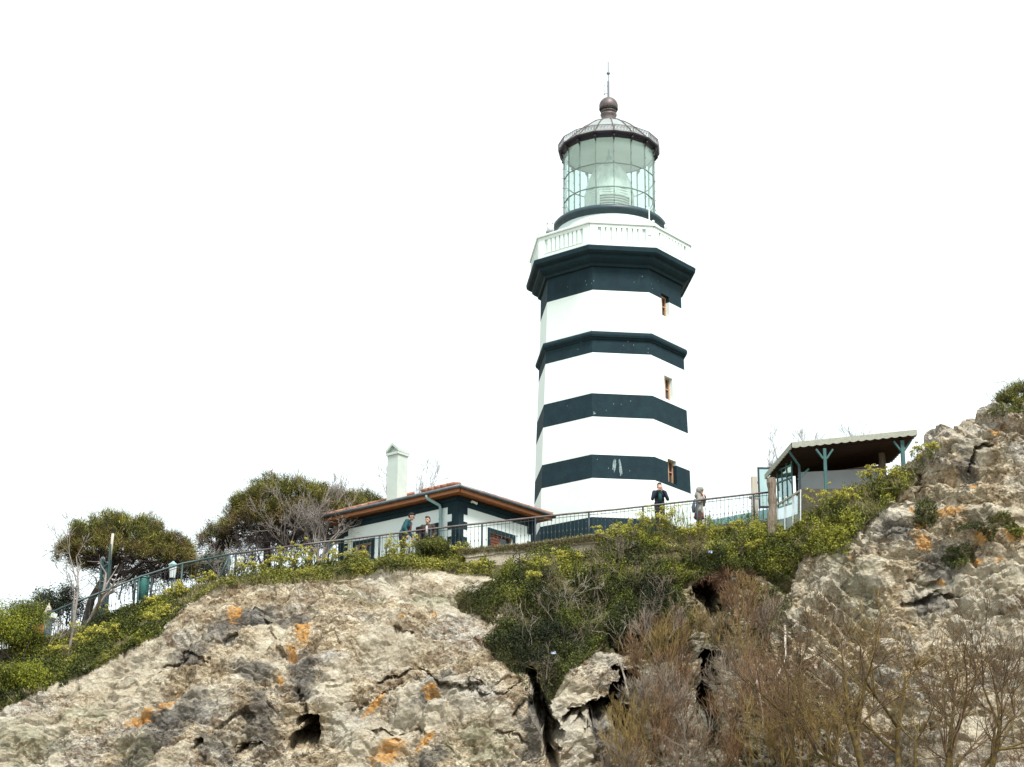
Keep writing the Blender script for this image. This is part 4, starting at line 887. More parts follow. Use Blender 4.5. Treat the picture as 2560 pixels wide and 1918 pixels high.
# ------------------------------------------------------------------ vegetation builders
def tubes_np(segs, sides=4):
    S_ = np.array([[*a, *b, r0, r1] for a, b, r0, r1 in segs]); A, B, r0, r1 = S_[:, :3], S_[:, 3:6], S_[:, 6], S_[:, 7]
    d = B-A; d /= np.linalg.norm(d, axis=1, keepdims=True)+1e-9; ref = np.where(np.abs(d[:, 2:3]) > .9, [[1., 0, 0]], [[0, 0, 1.]])
    u = np.cross(d, ref); u /= np.linalg.norm(u, axis=1, keepdims=True)+1e-9; w = np.cross(d, u)
    V = []; 
    for k in range(sides):
        a = 2*math.pi*k/sides; o = u*math.cos(a)+w*math.sin(a); V.append(A+o*r0[:, None]); V.append(B+o*r1[:, None])
    V = np.stack(V, 1); n = len(S_); b = np.arange(n)[:, None]*2*sides
    F = np.stack([np.stack([b[:, 0]+2*k, b[:, 0]+2*((k+1) % sides), b[:, 0]+2*((k+1) % sides)+1, b[:, 0]+2*k+1], -1) for k in range(sides)], 1)
    return V.reshape(-1, 3), F.reshape(-1, 4)
def grow(segs, p, d, L, r, depth, rs, spread=.5, nch=(2, 4), shrink=.68, up_=.12, wob=.18, tips=None, rmin=.0035, nseg=3, bend=None):
    p = np.array(p, float); d = np.array(d, float); d /= np.linalg.norm(d)
    rr = r; pts = [(p.copy(), d.copy(), r)]
    for i in range(nseg):
        d = d+rs.normal(0, wob, 3)+np.array([0, 0, up_]); 
        if bend is not None: d = d+np.array(bend)
        d /= np.linalg.norm(d); q = p+d*L/nseg; r2 = max(rmin, rr*(.86 if depth else .7)); segs.append((p, q, rr, r2)); p = q; rr = r2; pts.append((p.copy(), d.copy(), rr))
    if depth == 0:
        if tips is not None: tips.append((p, d))
        return
    for i in range(rs.integers(nch[0], nch[1]+1)):
        q, dd, r3 = pts[-1] if i == 0 else pts[rs.integers(1, len(pts))]
        nd = dd+rs.normal(0, spread, 3); grow(segs, q, nd, L*shrink*rs.uniform(.75, 1.2), max(rmin, r3*.72), depth-1, rs, spread, nch, shrink, up_, wob, tips, rmin, nseg, bend)
def cards(C, N, size, rs, ratio=.5, jit=.8, droop=0):
    """leaf shapes: one four-cornered leaf per centre, facing roughly along N"""
    n = len(C); N = N+rs.normal(0, jit, (n, 3)); N /= np.linalg.norm(N, axis=1, keepdims=True)+1e-9
    t = rs.normal(0, 1, (n, 3)); t -= (t*N).sum(1, keepdims=True)*N; t /= np.linalg.norm(t, axis=1, keepdims=True)+1e-9; b = np.cross(N, t)
    s = (size*rs.uniform(.55, 1.35, n))[:, None]; fold = N*s*.18
    V = np.stack([C-t*s*.5, C+b*s*ratio*.5+fold, C+t*s*.5, C-b*s*ratio*.5+fold], 1).reshape(-1, 3)
    return V, np.arange(n*4).reshape(n, 4)
def blades(C, D, L, w, rs, spread=.5):
    """thin pointed blades from C along D"""
    n = len(C); d = D+rs.normal(0, spread, (n, 3)); d /= np.linalg.norm(d, axis=1, keepdims=True)+1e-9
    s = np.cross(d, rs.normal(0, 1, (n, 3))); s /= np.linalg.norm(s, axis=1, keepdims=True)+1e-9; l = (L*rs.uniform(.6, 1.3, n))[:, None]
    V = np.stack([C-s*w*.5, C+s*w*.5, C+d*l*.6+s*w*.4, C+d*l], 1).reshape(-1, 3); return V, np.arange(n*4).reshape(n, 4)
def sample_region(poly, n, rs):
    xs_ = [p[0] for p in poly]; ys_ = [p[1] for p in poly]
    m = (frx > min(xs_)) & (frx < max(xs_)) & (fry > min(ys_)) & (fry < max(ys_)); c = FR[m]; m2 = in_poly(poly, FPXf[c], FPYf[c]); c = c[m2]
    return rs.choice(c, n, replace=True)
def ground_cover(name, poly, n, size, mat, thick, rs, nscale=1.2, gap=-.25, ratio=.55, bias=None):
    c = sample_region(poly, int(n*1.6), rs); P = flatP[c]+rs.normal(0, .03, (len(c), 3)); cl = fbm(P*nscale, 4, 200); edge = fbm(P*3.5, 3, 210)
    keep = cl+.5*edge > gap; P, c, cl, edge = P[keep][:n], c[keep][:n], cl[keep][:n], edge[keep][:n]
    hgt = thick*np.clip(.35+cl*1.5+edge*.6, .05, 1.4); fr_ = rs.random(len(P))**.6; Nn = NF[c]*.6+np.array([0, -.15, .6]); Nn /= np.linalg.norm(Nn, axis=1, keepdims=True)
    Cc = P+Nn*(hgt*fr_)[:, None]+rs.normal(0, .025, (len(P), 3)); V, F = cards(Cc, Nn, size, rs, ratio)
    t = np.clip(.42+.75*fbm(Cc*1.1, 4, 300)+.14*rs.normal(0, 1, len(P))+(0 if bias is None else bias(FPXf[c], FPYf[c])), 0, 1)
    o = npmesh(name, V, F, mat, attrs={'tint': np.repeat(t, 4)}); return tag(o, kind='stuff')
rs = np.random.default_rng(5)
upb = lambda px, py: np.clip((1440-py)/250, -.20, .36)
LS = [(-60,1790),(0,1775),(60,1748),(163,1715),(305,1634),(399,1590),(470,1515),(533,1478),(635,1466),(700,1462),(773,1458),(870,1452),(960,1430),(1040,1440),(1100,1428),(1160,1440),(1230,1440),(1240,1420),(1205,1392),(1170,1378),(1100,1368),(1000,1380),(900,1395),(800,1412),(700,1428),(573,1444),(450,1466),(355,1498),(300,1520),(250,1540),(120,1592),(60,1604),(0,1615),(-60,1630)]
tag(ground_cover('slope_ground_cover', LS, 46000, .070, M['slopeleaf'], .26, rs, gap=-.22, bias=lambda px, py: np.where(px < 480, -.16, .05)), 'mixed green herbs covering the slope below the left railing', 'ground cover')
tag(ground_cover('ivy_cover', IVY, 135000, .066, M['ivy'], .62, rs, gap=-.34, bias=upb), 'dark ivy and brambles hanging over the middle of the cliff', 'ivy')
CR1 = [(573,1470),(640,1452),(773,1450),(880,1442),(990,1432),(1080,1420),(1150,1436),(1225,1428),(1205,1396),(1170,1380),(1100,1366),(1000,1380),(900,1395),(800,1410),(700,1426),(573,1442)]
tag(ground_cover('crest_herbs', CR1, 30000, .075, M['slopeleaf'], .34, rs, nscale=1.6, gap=-.5, bias=lambda px, py: .06), 'thick bright green herbs spilling over the clifftop before the house', 'ground cover')
LS2 = [(-60,1790),(0,1775),(60,1748),(163,1715),(305,1634),(399,1590),(440,1530),(400,1500),(300,1535),(200,1580),(60,1640),(-60,1660)]
tag(ground_cover('dark_scrub', LS2, 26000, .07, M['ivy'], .32, rs, gap=-.15, bias=lambda px, py: .12), 'dark green scrub on the lower left slope', 'scrub')
for i, (poly, n, lab) in enumerate([([(2285,1320),(2290,1260),(2330,1245),(2348,1290),(2330,1320)], 2600, 'green herb patch in the rock just above the large orange lichen'),
    ([(2385,1330),(2450,1300),(2520,1280),(2560,1340),(2545,1350),(2500,1310),(2480,1355),(2440,1320)], 4200, 'wide green herb patch on the rock near right edge of the photo'),
    ([(2352,1395),(2375,1370),(2425,1360),(2440,1395),(2400,1425),(2360,1418)], 2600, 'rounded green herb patch on rock below the wide patch at right'),
    ([(1870,1550),(1885,1480),(1940,1470),(1985,1510),(1950,1560),(1900,1600)], 5200, 'green bramble patch beside the gully below the hut'),
    ([(2440,1045),(2500,1010),(2570,985),(2570,1030),(2500,1040)], 3200, 'grassy green tuft on the skyline rock at right'),
    ([(2080,1330),(2120,1320),(2145,1345),(2100,1370)], 1300, 'small green patch on rock under the hut slope')]):
    o = tag(ground_cover('herb_patch', poly, n, .06, M['slopeleaf'], .13, rs, gap=-.6, bias=lambda px, py: -.18), lab, 'ground cover', 'herb patches on the rock')
HS = [(1960,1320),(2040,1280),(2100,1240),(2180,1205),(2262,1180),(2300,1170),(2285,1215),(2240,1240),(2180,1290),(2150,1330),(2060,1340)]
tag(ground_cover('hut_slope_cover', HS, 15000, .07, M['slopeleaf'], .30, rs, gap=-.6), 'yellow green weeds on the slope below the hut', 'ground cover')
# dry grass blades
def grass(name, poly, n, L, mat, lab, dirv=(0, -.4, .7), spread=.45, w=.014):
    c = sample_region(poly, n, rs); P = flatP[c]; k = fbm(P*1.8, 3, 400) > -.1; P = P[k]; V, F = blades(P+rs.normal(0, .02, P.shape), np.array(dirv)+0*P, L, w, rs, spread)
    o = npmesh(name, V, F, mat, attrs={'tint': np.repeat(np.clip(.5+.3*rs.normal(0, 1, len(P)), 0, 1), 4)}); return tag(o, lab, 'grass', kind='stuff')
grass('dry_grass', LS, 16000, .22, M['drygrass'], 'dry pale grass among the herbs on the left slope')
grass('dry_grass', [(1160,1378),(1205,1373),(1345,1360),(1475,1343),(1600,1332),(1600,1350),(1475,1362),(1345,1380),(1205,1394)], 7000, .12, M['drygrass'], 'short dry grass along the wall under the railing')
grass('dry_grass', HS, 6000, .34, M['drygrass'], 'dry grass hanging below the hut', spread=.7)
grass('dry_grass', IVY, 7000, .40, M['drygrass'], 'dry stalks caught in the ivy', spread=.8)
grass('hanging_thatch', [(1740,1500),(1745,1450),(1800,1425),(1880,1430),(1895,1470),(1880,1500),(1830,1460),(1780,1465)], 5200, .32, leafmat('brown_thatch', (.07, .035, .02), (.16, .085, .05), (.32, .2, .13)), 'red brown dead brush hanging over the dark hollow', dirv=(0, -.8, -.3), spread=.8)
# grass and weeds on the wall coping (rests on the wall)
n = 9000; px = rs.uniform(1150, 1600, n); cy = np.interp(px, [1160,1345,1475,1600], [1376,1360,1342,1330]); cY = np.interp(px, [1160,1345,1475,1600], [62.75,62.85,63.0,63.3])
C = np.array([at(a, b+rs.uniform(-2, 11), y+.09) for a, b, y in zip(px, cy, cY)]); V, F = blades(C, np.array([0, -.5, .25])+0*C, .10, .02, rs, .6)
lf = leafmat('olive_dry_grass', (.12, .11, .055), (.25, .22, .12), (.42, .37, .22)); tag(npmesh('coping_grass', V, F, lf, attrs={'tint': np.repeat(rs.random(n), 4)}), 'short olive grass growing over the wall coping', 'grass', kind='stuff')

# yellow-green flowering plants (umbels)
def umbel_plant(base, h, n, seed, lab, dense=1.0):
    r2 = np.random.default_rng(seed); root = empty('flowering_weed', base, lab, 'plant', 'yellow flowering weeds along the crest')
    segs, LC, LNn, FC = [], [], [], []; b = np.array(base)
    for i in range(n):
        p = b+r2.normal(0, .13*h+.03+(.09 if n > 10 else 0), 3)*[1.3, 1, .1]; d = np.array([r2.normal(0, .28), r2.normal(0, .2)-.05, 1.]); L = h*r2.uniform(.55, 1.05); d /= np.linalg.norm(d); mid = p+d*L*.6; segs = [(p, mid, .011, .008)]
        for j in range(r2.integers(2, 5)):
            e = mid+(d+r2.normal(0, .4, 3))*L*r2.uniform(.25, .45); segs.append((mid, e, .007, .005)); R_ = .068*r2.uniform(.7, 1.45); m = int(62*dense); v = r2.normal(0, 1, (m, 3)); v[:, 2] = np.abs(v[:, 2])*.7; v /= np.linalg.norm(v, axis=1, keepdims=True); FC.append(e+v*R_*r2.uniform(.7, 1.05, (m, 1)))
        V, F = tubes_np(segs, 4); npmesh('stem', V, F, M['stemgreen'], root)
        m = 34; LC.append(p+d*L*r2.uniform(0, .7, (m, 1))+r2.normal(0, .085, (m, 3)))
    C = np.concatenate(LC); V, F = cards(C, np.array([0, -.3, .8])+0*C, .060, r2, .4); npmesh('leaves', V, F, M['slopeleaf'], root, attrs={'tint': np.repeat(np.clip(.45+.25*r2.normal(0, 1, len(C)), 0, 1), 4)})
    C = np.concatenate(FC); V, F = cards(C, np.array([0, -.2, .9])+0*C, .032, r2, .9); npmesh('flower_heads', V, F, M['flower'], root, attrs={'tint': np.repeat(np.clip(.5+.28*r2.normal(0, 1, len(C)), 0, 1), 4)})
M['stemgreen'] = pmat('green_stem', (.14, .17, .05), .7, vscale=6, second=(.10, .11, .05))
PL = [  # px, py of the foot, height in m, stems, label
 (605,1440,.55,7,'pale yellow weed right of the double leg of the left railing'),(650,1436,.6,7,'yellow weed in front of the left part of the bare tree'),(700,1432,.8,8,'tall yellow weed below the pine behind the handrail'),(735,1428,.75,8,'yellow weed left of the bare tree trunk'),(772,1425,.95,8,'tallest yellow weed just left of the house'),
 (826,1420,.7,7,'yellow weed before the left corner of the house'),(868,1412,.7,7,'yellow weed covering left edge of the first house window'),(908,1408,.65,7,'yellow weed covering the first house window'),(965,1392,.6,6,'faint yellow weed left of the man in the teal jacket'),(1022,1384,.75,9,'yellow weed hiding the legs of the man in the teal jacket'),
 (1150,1385,.35,5,'low yellow weed beneath the front corner of the house'),(1185,1400,.35,6,'small yellow weed at left end of the retaining wall'),(1192,1428,.4,6,'lower yellow weed under left end of the retaining wall'),
 (1370,1428,.5,12,'dense yellow bush plant at right end of the bare wall'),(1410,1415,.5,12,'dense yellow plant next to the right end of the wall'),(1445,1410,.45,9,'yellow plant below the coping right of the wall'),(1330,1455,.4,8,'low yellow plant under the beige wall'),
 (1500,1366,.5,12,'bright yellow plant before the dark base of the lighthouse'),(1540,1352,.5,11,'yellow plant under the railing before the lighthouse'),(1575,1345,.6,8,'yellow plant left of the photographer'),(1618,1340,.75,8,'tall yellow plant at left foot of the photographer'),(1652,1345,1.05,14,'big yellow plant hiding the legs of the photographer'),(1682,1345,.9,10,'yellow plant right of the photographer'),
 (1712,1350,.6,8,'yellow plant between the photographer and the hooded person'),(1752,1345,.55,8,'yellow plant at the feet of the hooded person'),(1795,1340,.4,8,'low yellow plant right of the hooded person'),(1850,1335,.45,10,'yellow plant left of the last railing post'),(1905,1345,.5,12,'bright yellow plant at foot of the dead trunk'),(1895,1385,.5,12,'bright yellow plant under the dead trunk'),(1950,1370,.45,10,'yellow plant below the white balustrade'),
 (2075,1290,.75,13,'pale yellow bush plant in front of the hut base'),(2110,1270,.7,11,'pale yellow plant right of the middle hut post'),(2190,1215,.6,9,'yellow plant below the rough hut post'),(2225,1200,.45,8,'yellow plant below the right hut post'),(2292,1165,.55,8,'pale plant on the crest right of the hut'),(2320,1140,.4,6,'small pale plant on the rock edge right of the hut'),
 (375,1520,.4,6,'yellow weed below the litter bin'),(430,1500,.55,9,'yellow weed below the garden lamp'),(455,1490,.45,8,'yellow weed right of the garden lamp'),(415,1545,.4,8,'yellow weed on the slope below the garden lamp'),(380,1560,.4,8,'yellow weed lower on the slope under the bin'),(250,1540,.35,4,'tiny yellow weed at foot of the lattice mast'),
 (240,1600,.5,12,'bright yellow shrubby weed below the lattice mast'),(285,1590,.4,10,'yellow weed right of the bright shrubby weed'),(205,1618,.4,9,'yellow weed left of the bright shrubby weed'),(140,1640,.4,8,'dull yellow weed below the plank screen'),(525,1440,.4,6,'pale weed left of the double leg post'),(490,1450,.35,6,'pale low weed on the crest left of the double leg post')]
for i, (px, py, h, n, lab) in enumerate(PL):
    p, nn_ = on_cliff(px, py); umbel_plant(p+Vector((0, -.05, -.05)), h, n, 900+i, lab)

# shrubs made of leaves round twigs
def shrub(name, base, w, h, n, size, mat, lab, cat, seed, depth=.5, bias=0):
    r2 = np.random.default_rng(seed); root = empty(name, base, lab, cat); segs = []; tips = []
    for i in range(7): grow(segs, np.array(base)+r2.normal(0, w*.08, 3)*[1, 1, .2], (r2.normal(0, .5*w/h), r2.normal(0, .3), 1), h*.45, .02, 2, r2, .5, (2, 3), .7, .05, .2, tips)
    V, F = tubes_np(segs, 4); npmesh('branches', V, F, M['pinebark'], root)
    T = np.array([t[0] for t in tips]); c = np.array(base)+[0, 0, h*.5]; cl = r2.integers(0, len(T), n); C = T[cl]*.72+r2.normal(0, 1, (n, 3))*[w*.13, w*.12, h*.11]+.28*c
    q = (C-c)/[w*.55, w*.5, h*.6]; rr = np.linalg.norm(q, axis=1)+.35*vnoise(C*3, seed); C = C[rr < 1.05]; V, F = cards(C, (C-c)+[0, -.2, .5], size, r2, .5)
    t = np.clip(.45+bias+.35*fbm(C*2.2, 3, seed)+.2*r2.normal(0, 1, len(C)), 0, 1); npmesh('foliage', V, F, mat, root, attrs={'tint': np.repeat(t, 4)}); return root
yl = leafmat('yellow_green_shrub_leaf', (.05, .065, .008), (.17, .19, .018), (.36, .36, .04))
for i, (px, py, Y, w, h, lab, mt, bb) in enumerate([(20,1660,59.3,1.9,2.2,'large yellow green shrub at left edge of the photo above the slope',yl,0),(50,1640,60.3,2.1,.85,'low dense shrub in front of the lower end of the left railing',yl,-.12),(60,1745,58.2,1.6,1.1,'lower yellow green shrub near the left edge',yl,.0),(-15,1760,58.0,1.3,1.3,'darker shrub cut by the lower left edge',M['ivy'],.2),
    (1080,1395,63.0,1.15,.75,'feathery olive green bush hiding the second man',M['slopeleaf'],-.12),(245,1635,60.0,1.2,.65,'round yellow green bush below the lattice mast',yl,.05),(90,1630,60.5,.9,.45,'grey green bush below the plank screen',M['duskleaf'],-.1)]):
    b = at(px, py, Y); shrub('shrub', b, w, h, 16000 if w > 1.5 else 8000, .06, mt, lab, 'shrub', 40+i, bias=bb)
for i, (px, py, Y, w, h, lab) in enumerate([(70,1580,66,1.3,1.1,'small dark bush behind lower end of the left railing'),(115,1570,67,1.1,1.45,'slim grey green bush tree left of the pale leaning trunk'),(165,1562,68,1.2,1.5,'grey green bush tree behind the pale leaning trunk'),(20,1600,65,1.2,.8,'dark bush behind the yellow green shrub at left edge'),(535,1445,66,.9,.95,'grey leafless bush behind the double leg post')]):
    b = at(px, py, Y); shrub('bush', b, w, h, 6500, .07, M['duskleaf'], lab, 'bush', 60+i, bias=-.1)

# pines: a leaning trunk, spreading limbs and needle tufts carried in a wide dome
def pine(loc, height, rx, ry, rz_, trunk_pts, lab, seed, ntuft, brown=.5, lim=14, tilt=0):
    r2 = np.random.default_rng(seed); root = empty('pine_tree', loc, lab, 'tree', 'umbrella pines behind the railing'); loc = np.array(loc); tp = [np.array(p) for p in trunk_pts]
    segs = []; r = .16
    for a, b in zip(tp[:-1], tp[1:]):
        segs.append((a, b, r, r*.8)); r *= .8
    V, F = tubes_np(segs, 8); npmesh('trunk', V, F, M['pinebark'], root, smooth=True)
    c = loc+np.array([0, 0, height-rz_]); tips = []; T = []
    while len(T) < ntuft:
        v = r2.normal(0, 1, 3); v /= np.linalg.norm(v); 
        if v[2] < -.05: continue
        rad = r2.uniform(.70, 1.0)**.6; q = v*rad*[rx, ry, rz_]*(1+.16*vnoise(v[None]*3.2, seed)[0]); q[2] -= tilt*max(q[0]+.3, -.6); T.append(c+q)
    T = np.array(T); bs = []
    # limbs reach from the fork to every tuft through shared way points
    fork = tp[-1]; WP = [c+(v/np.linalg.norm(v))*[rx*.5, ry*.5, rz_*.42]*1.0 for v in r2.normal(0, 1, (lim, 3))*[1, 1, .5]+[0, 0, .25]]; WP = np.array(WP)
    W2 = T[r2.choice(len(T), lim*5, replace=False)]*.82+c*.18-[0, 0, .1]
    def wob(a, b, r0, r1, k=4, am=.06):
        L_ = np.linalg.norm(b-a); pr = a
        for i in range(1, k+1):
            s = i/k; q = a+(b-a)*s+(r2.normal(0, am*L_, 3) if i < k else 0); bs.append((pr, q, r0+(r1-r0)*(i-1)/k, r0+(r1-r0)*s)); pr = q
    for w_ in WP: wob(tp[-1 if r2.random() < .5 else -2], w_, .065, .035, 5, .07)
    for w2 in W2: j = np.argmin(np.linalg.norm(WP-w2, axis=1)+r2.random(len(WP))*.3); wob(WP[j], w2, .032, .018, 4, .08)
    for t_ in T: j = np.argmin(np.linalg.norm(W2-t_, axis=1)); wob(W2[j], t_, .015, .007, 3, .1)
    for i in range(lim*22):   # dead twigs inside
        w2 = W2[r2.integers(len(W2))]; a = w2*.6+c*.4+r2.normal(0, .3, 3)-[0, 0, r2.uniform(0, .9)*min(1, rx/2)]; wob(a, a+r2.normal(0, .3, 3)-[0, 0, .25], .009, .004, 3, .12)
    V, F = tubes_np(bs, 4); npmesh('branches', V, F, M['pinebark'], root)
    for nm, sel, mt in (('crown', 1, M['needle']), ('browned_needles', 0, M['needlebrown'])):
        hh_ = (T[:, 2]-c[2])/rz_; pb = brown*np.clip(.95-hh_*1.25, .02, 1)+.25*vnoise(T*1.4, seed+3); isb = r2.random(len(T)) < np.clip(pb, 0, .9); TT = T[~isb] if sel else T[isb]
        if len(TT) == 0: continue
        m = 95; C = np.repeat(TT, m, 0)+r2.normal(0, .095, (len(TT)*m, 3)); out = np.repeat((TT-c)/np.linalg.norm(TT-c, axis=1, keepdims=True), m, 0); V, F = blades(C, out*.55+[0, 0, .55], .13, .017, r2, .7)
        tt = np.clip(.42+.3*np.repeat(r2.normal(0, .7, len(TT)), m)+.22*r2.normal(0, 1, len(C)), 0, 1); npmesh(nm, V, F, mt, root, attrs={'tint': np.repeat(tt, 4)})
Y1 = 66.5; pine_up = 0; b = at(205, 1575, Y1); top = at(265, 1283, Y1); cx = at(330, 1400, Y1)
pine((b.x+1.5, Y1, b.z), top.z-b.z-.20, 2.5, 2.2, 1.55, [b-up*.4, at(228, 1500, Y1), at(262, 1440, Y1), at(290, 1400, Y1)], 'umbrella shaped pine with leaning trunk behind the lattice mast at left', 21, 640, .62, 14, .16)
Y2 = 71.0; b = at(672, 1440, Y2); top = at(705, 1186, Y2)
pine((at(735, 1440, Y2).x, Y2, b.z), top.z-b.z-.30, 2.85, 2.2, 1.85, [b-up*.6, at(668, 1380, Y2), at(668, 1330, Y2), at(680, 1300, Y2)], 'taller umbrella pine with browned inner branches left of the house', 22, 860, .80, 18, .0)
b = at(905, 1300, 72.5); pine((b.x, 72.5, b.z-.8), 1.85, .75, .7, .6, [b-up*1, b-up*.3, b+Vector((0, 0, .05))], 'small pine top showing above the left eave of the house', 23, 60, .1, 5)
b = at(2545, 1030, 60.5); pine((b.x+.35, 60.5, b.z-.3), 1.15, .95, .8, .5, [b-up*.9, b-up*.2, b+Vector((.1, 0, .1))], 'small green pine on the skyline at upper right edge', 24, 80, .05, 5)
b = at(560, 1440, 72); pine((at(545, 1400, 72).x, 72, b.z), 1.9, .75, .7, .7, [b-up*.6, at(552, 1410, 72), at(548, 1370, 72)], 'thin low pine branch crown at left side of the taller pine', 25, 55, .5, 6)

# bare trees and shrubs
def bare(name, base, d, L, r, depth, mat, lab, cat, seed, n=1, group=None, spread=.42, nch=(2, 4), shrink=.7, up_=.1, wob=.16, bend=None, rmin=.0045, sides=4, w0=.05):
    r2 = np.random.default_rng(seed); root = empty(name, base, lab, cat, group); segs, tw = [], []
    for i in range(n):
        q = []; grow(q, np.array(base)+r2.normal(0, w0, 3)*[1, 1, .3], np.array(d)+r2.normal(0, .25 if n > 1 else .02, 3), L*r2.uniform(.8, 1.15), r, depth, r2, spread, nch, shrink, up_, wob, None, rmin, 3, bend)
        if n > 1: V, F = tubes_np(q, sides); npmesh('stem', V, F, mat, root); continue
        big = [e for e in q if e[2] > r*.33]; tw = [e for e in q if e[2] <= r*.33]
        V, F = tubes_np(big, 6); npmesh('trunk', V, F, mat, root, smooth=True)
        if tw: V, F = tubes_np(tw, sides); npmesh('twigs', V, F, (M['ochretwig'], M['darktwig'], M['darktwig'])[seed % 3] if mat is M['mosstwig'] else mat, root)
    return root
bare('bare_tree', at(800, 1440, 67.0), (.0, 0, 1), 1.1, .07, 5, M['palebark'], 'pale leafless tree with dense twigs between the taller pine and the house', 'tree', 71, 2, spread=.42, nch=(2, 4), shrink=.73, w0=.25, rmin=.006)
bare('bare_tree', at(770, 1440, 67.8), (-.3, 0, 1), 1.0, .05, 5, M['palebark'], 'smaller leafless tree in front of right side of the taller pine', 'tree', 72, 2, spread=.42, shrink=.73, w0=.3, rmin=.006)
bare('bare_tree', at(860, 1330, 69.5), (.12, 0, 1), .95, .05, 4, M['palebark'], 'thin leafless branches rising behind the chimney side of the house roof', 'tree', 73, 3, spread=.38, shrink=.75, w0=.3, rmin=.005)
bare('bare_tree', at(1040, 1310, 70.5), (.1, 0, 1), .85, .03, 4, M['palebark'], 'faint leafless twigs right of the chimney', 'tree', 74, 3, spread=.3, shrink=.75, w0=.3, rmin=.004)
bare('bare_tree', at(175, 1640, 59.7), (.02, 0, 1), 1.9, .055, 4, M['palebark'], 'slender pale leafless tree standing in front of the left railing', 'tree', 75, 1, spread=.45, nch=(3, 4), shrink=.52, up_=.03, wob=.05, rmin=.006)
bare('bare_tree', at(200, 1600, 61.0), (.32, 0, 1), 1.5, .12, 3, M['palebark'], 'pale leaning trunk beside the lattice mast', 'tree', 76, 1, spread=.45, nch=(2, 3), shrink=.7, up_=.02, wob=.06, rmin=.008)
bare('bare_shrub', at(545, 1465, 63.4), (0, 0, 1), .6, .02, 3, M['palebark'], 'small grey leafless shrub around the double leg post', 'shrub', 77, 6, w0=.2)
bare('bare_shrub', at(150, 1625, 60.0), (0, 0, 1), .45, .015, 3, M['drytwig'], 'thin dry shrub below the pale sign', 'shrub', 78, 6, w0=.2)
for i, (px, py, lab) in enumerate([(590, 1440, 'dark leafless undergrowth at left under the taller pine'), (650, 1436, 'dark tangled undergrowth left of the taller pine trunk'), (710, 1432, 'dark tangled undergrowth right of the taller pine trunk'), (765, 1428, 'dark tangled undergrowth beside the pale leafless tree'), (330, 1500, 'dark undergrowth below the crown of the left pine')]):
    bare('undergrowth', at(px, py, 70.0 if px > 400 else 67), (0, 0, 1), .75, .03, 4, M['pinebark'], lab, 'shrub', 90+i, 5, 'dark undergrowth beneath the pines', spread=.5, shrink=.75, w0=.3, wob=.2, rmin=.006, sides=3)
for i, (px, lab) in enumerate(((2020, 'leafless twigs behind left end of the hut roof'), (2110, 'tallest leafless twigs behind the hut roof'), (2170, 'thin leafless twigs behind the middle of the hut roof'), (1950, 'leafless shrub behind the left eave of the hut'))):
    bare('bare_tree', at(px, 1210 if px > 2000 else 1230, 67), (.05, 0, 1), .75 if px > 2000 else .55, .03, 4, M['palebark'], lab, 'tree', 80+i, 2, 'leafless trees behind the hut', spread=.35, shrink=.75, w0=.25, rmin=.004)
# silver dead branches fanned over the ivy
for i, (px, py, dx, L, lab) in enumerate([(1440,1520,-.45,.62,'silvery dead branches fanning over the ivy below the wall'),(1340,1610,-.5,.5,'bleached dead branches at left side of the ivy'),(1530,1440,.15,.6,'grey dead branches in the upper ivy'),(1640,1490,.1,.55,'grey branches in the ivy under the photographer'),(1700,1400,.25,.62,'reddish grey brush clump under the hooded person'),(1665,1410,-.1,.62,'tangled brown brush under the photographer'),
   (1390,1560,-.3,.5,'dry twigs in the lower ivy'),(1600,1560,.1,.55,'dry twigs hanging in the middle of the ivy'),(1545,1620,-.05,.5,'grey dead branch over the dark hollow'),(1740,1410,.35,.5,'slanting yellowish dead branches right of the brown brush'),(1290,1560,-.3,.45,'thin grey twigs at the left tip of the ivy'),(1480,1590,.2,.6,'long grey twigs in the lower middle of the ivy'),(1420,1640,-.1,.5,'grey twigs near the bottom of the ivy'),(1500,1500,-.2,.6,'pale grey twigs left of the middle ivy'),(1590,1480,.3,.6,'pale grey twigs right of the middle ivy'),(1660,1560,.1,.6,'upright grey green twigs above the thicket'),(1560,1400,.0,.5,'upright twigs under the dark base of the lighthouse'),(1850,1400,-.2,.45,'thin twigs in the ivy below the dead trunk'),(1400,1470,-.2,.4,'short dry twigs below the end of the wall'),(1350,1690,.1,.4,'reddish dry twigs at the bottom tip of the ivy')]):
    p, nn_ = on_cliff(px, py); bare('dead_branch', p+Vector((0, -.15, -.1)), (dx, -.45, .8), L*.9, .011, 4, M['drytwig'] if i in (0, 1, 8) else M['redtwig'] if i in (4, 5) else M['greytwig'], lab, 'branch', 100+i, 4, 'dead branches in the ivy', spread=.45, nch=(1, 3), shrink=.74, w0=.16, wob=.22, rmin=.0035)
# tall dry stalks standing before the railing
for i, (px, py, h, lab) in enumerate([(1690,1345,.55,'tallest dry stalk between photographer and hooded person'),(1725,1345,.45,'dry stalks left of the hooded person'),(1780,1350,.35,'dry stalks right of the hooded person'),(1640,1350,.35,'dry stalks left of the photographer'),(1560,1350,.28,'dry stalks before the lighthouse base')]):
    p, nn_ = on_cliff(px, py); bare('dry_stalk', p, (.03, -.1, 1), h, .011, 2, M['stemgreen'], lab, 'plant', 120+i, 5, 'dry stalks before the railing', spread=.2, nch=(1, 3), shrink=.8, up_=.25, wob=.06, w0=.13, rmin=.005)
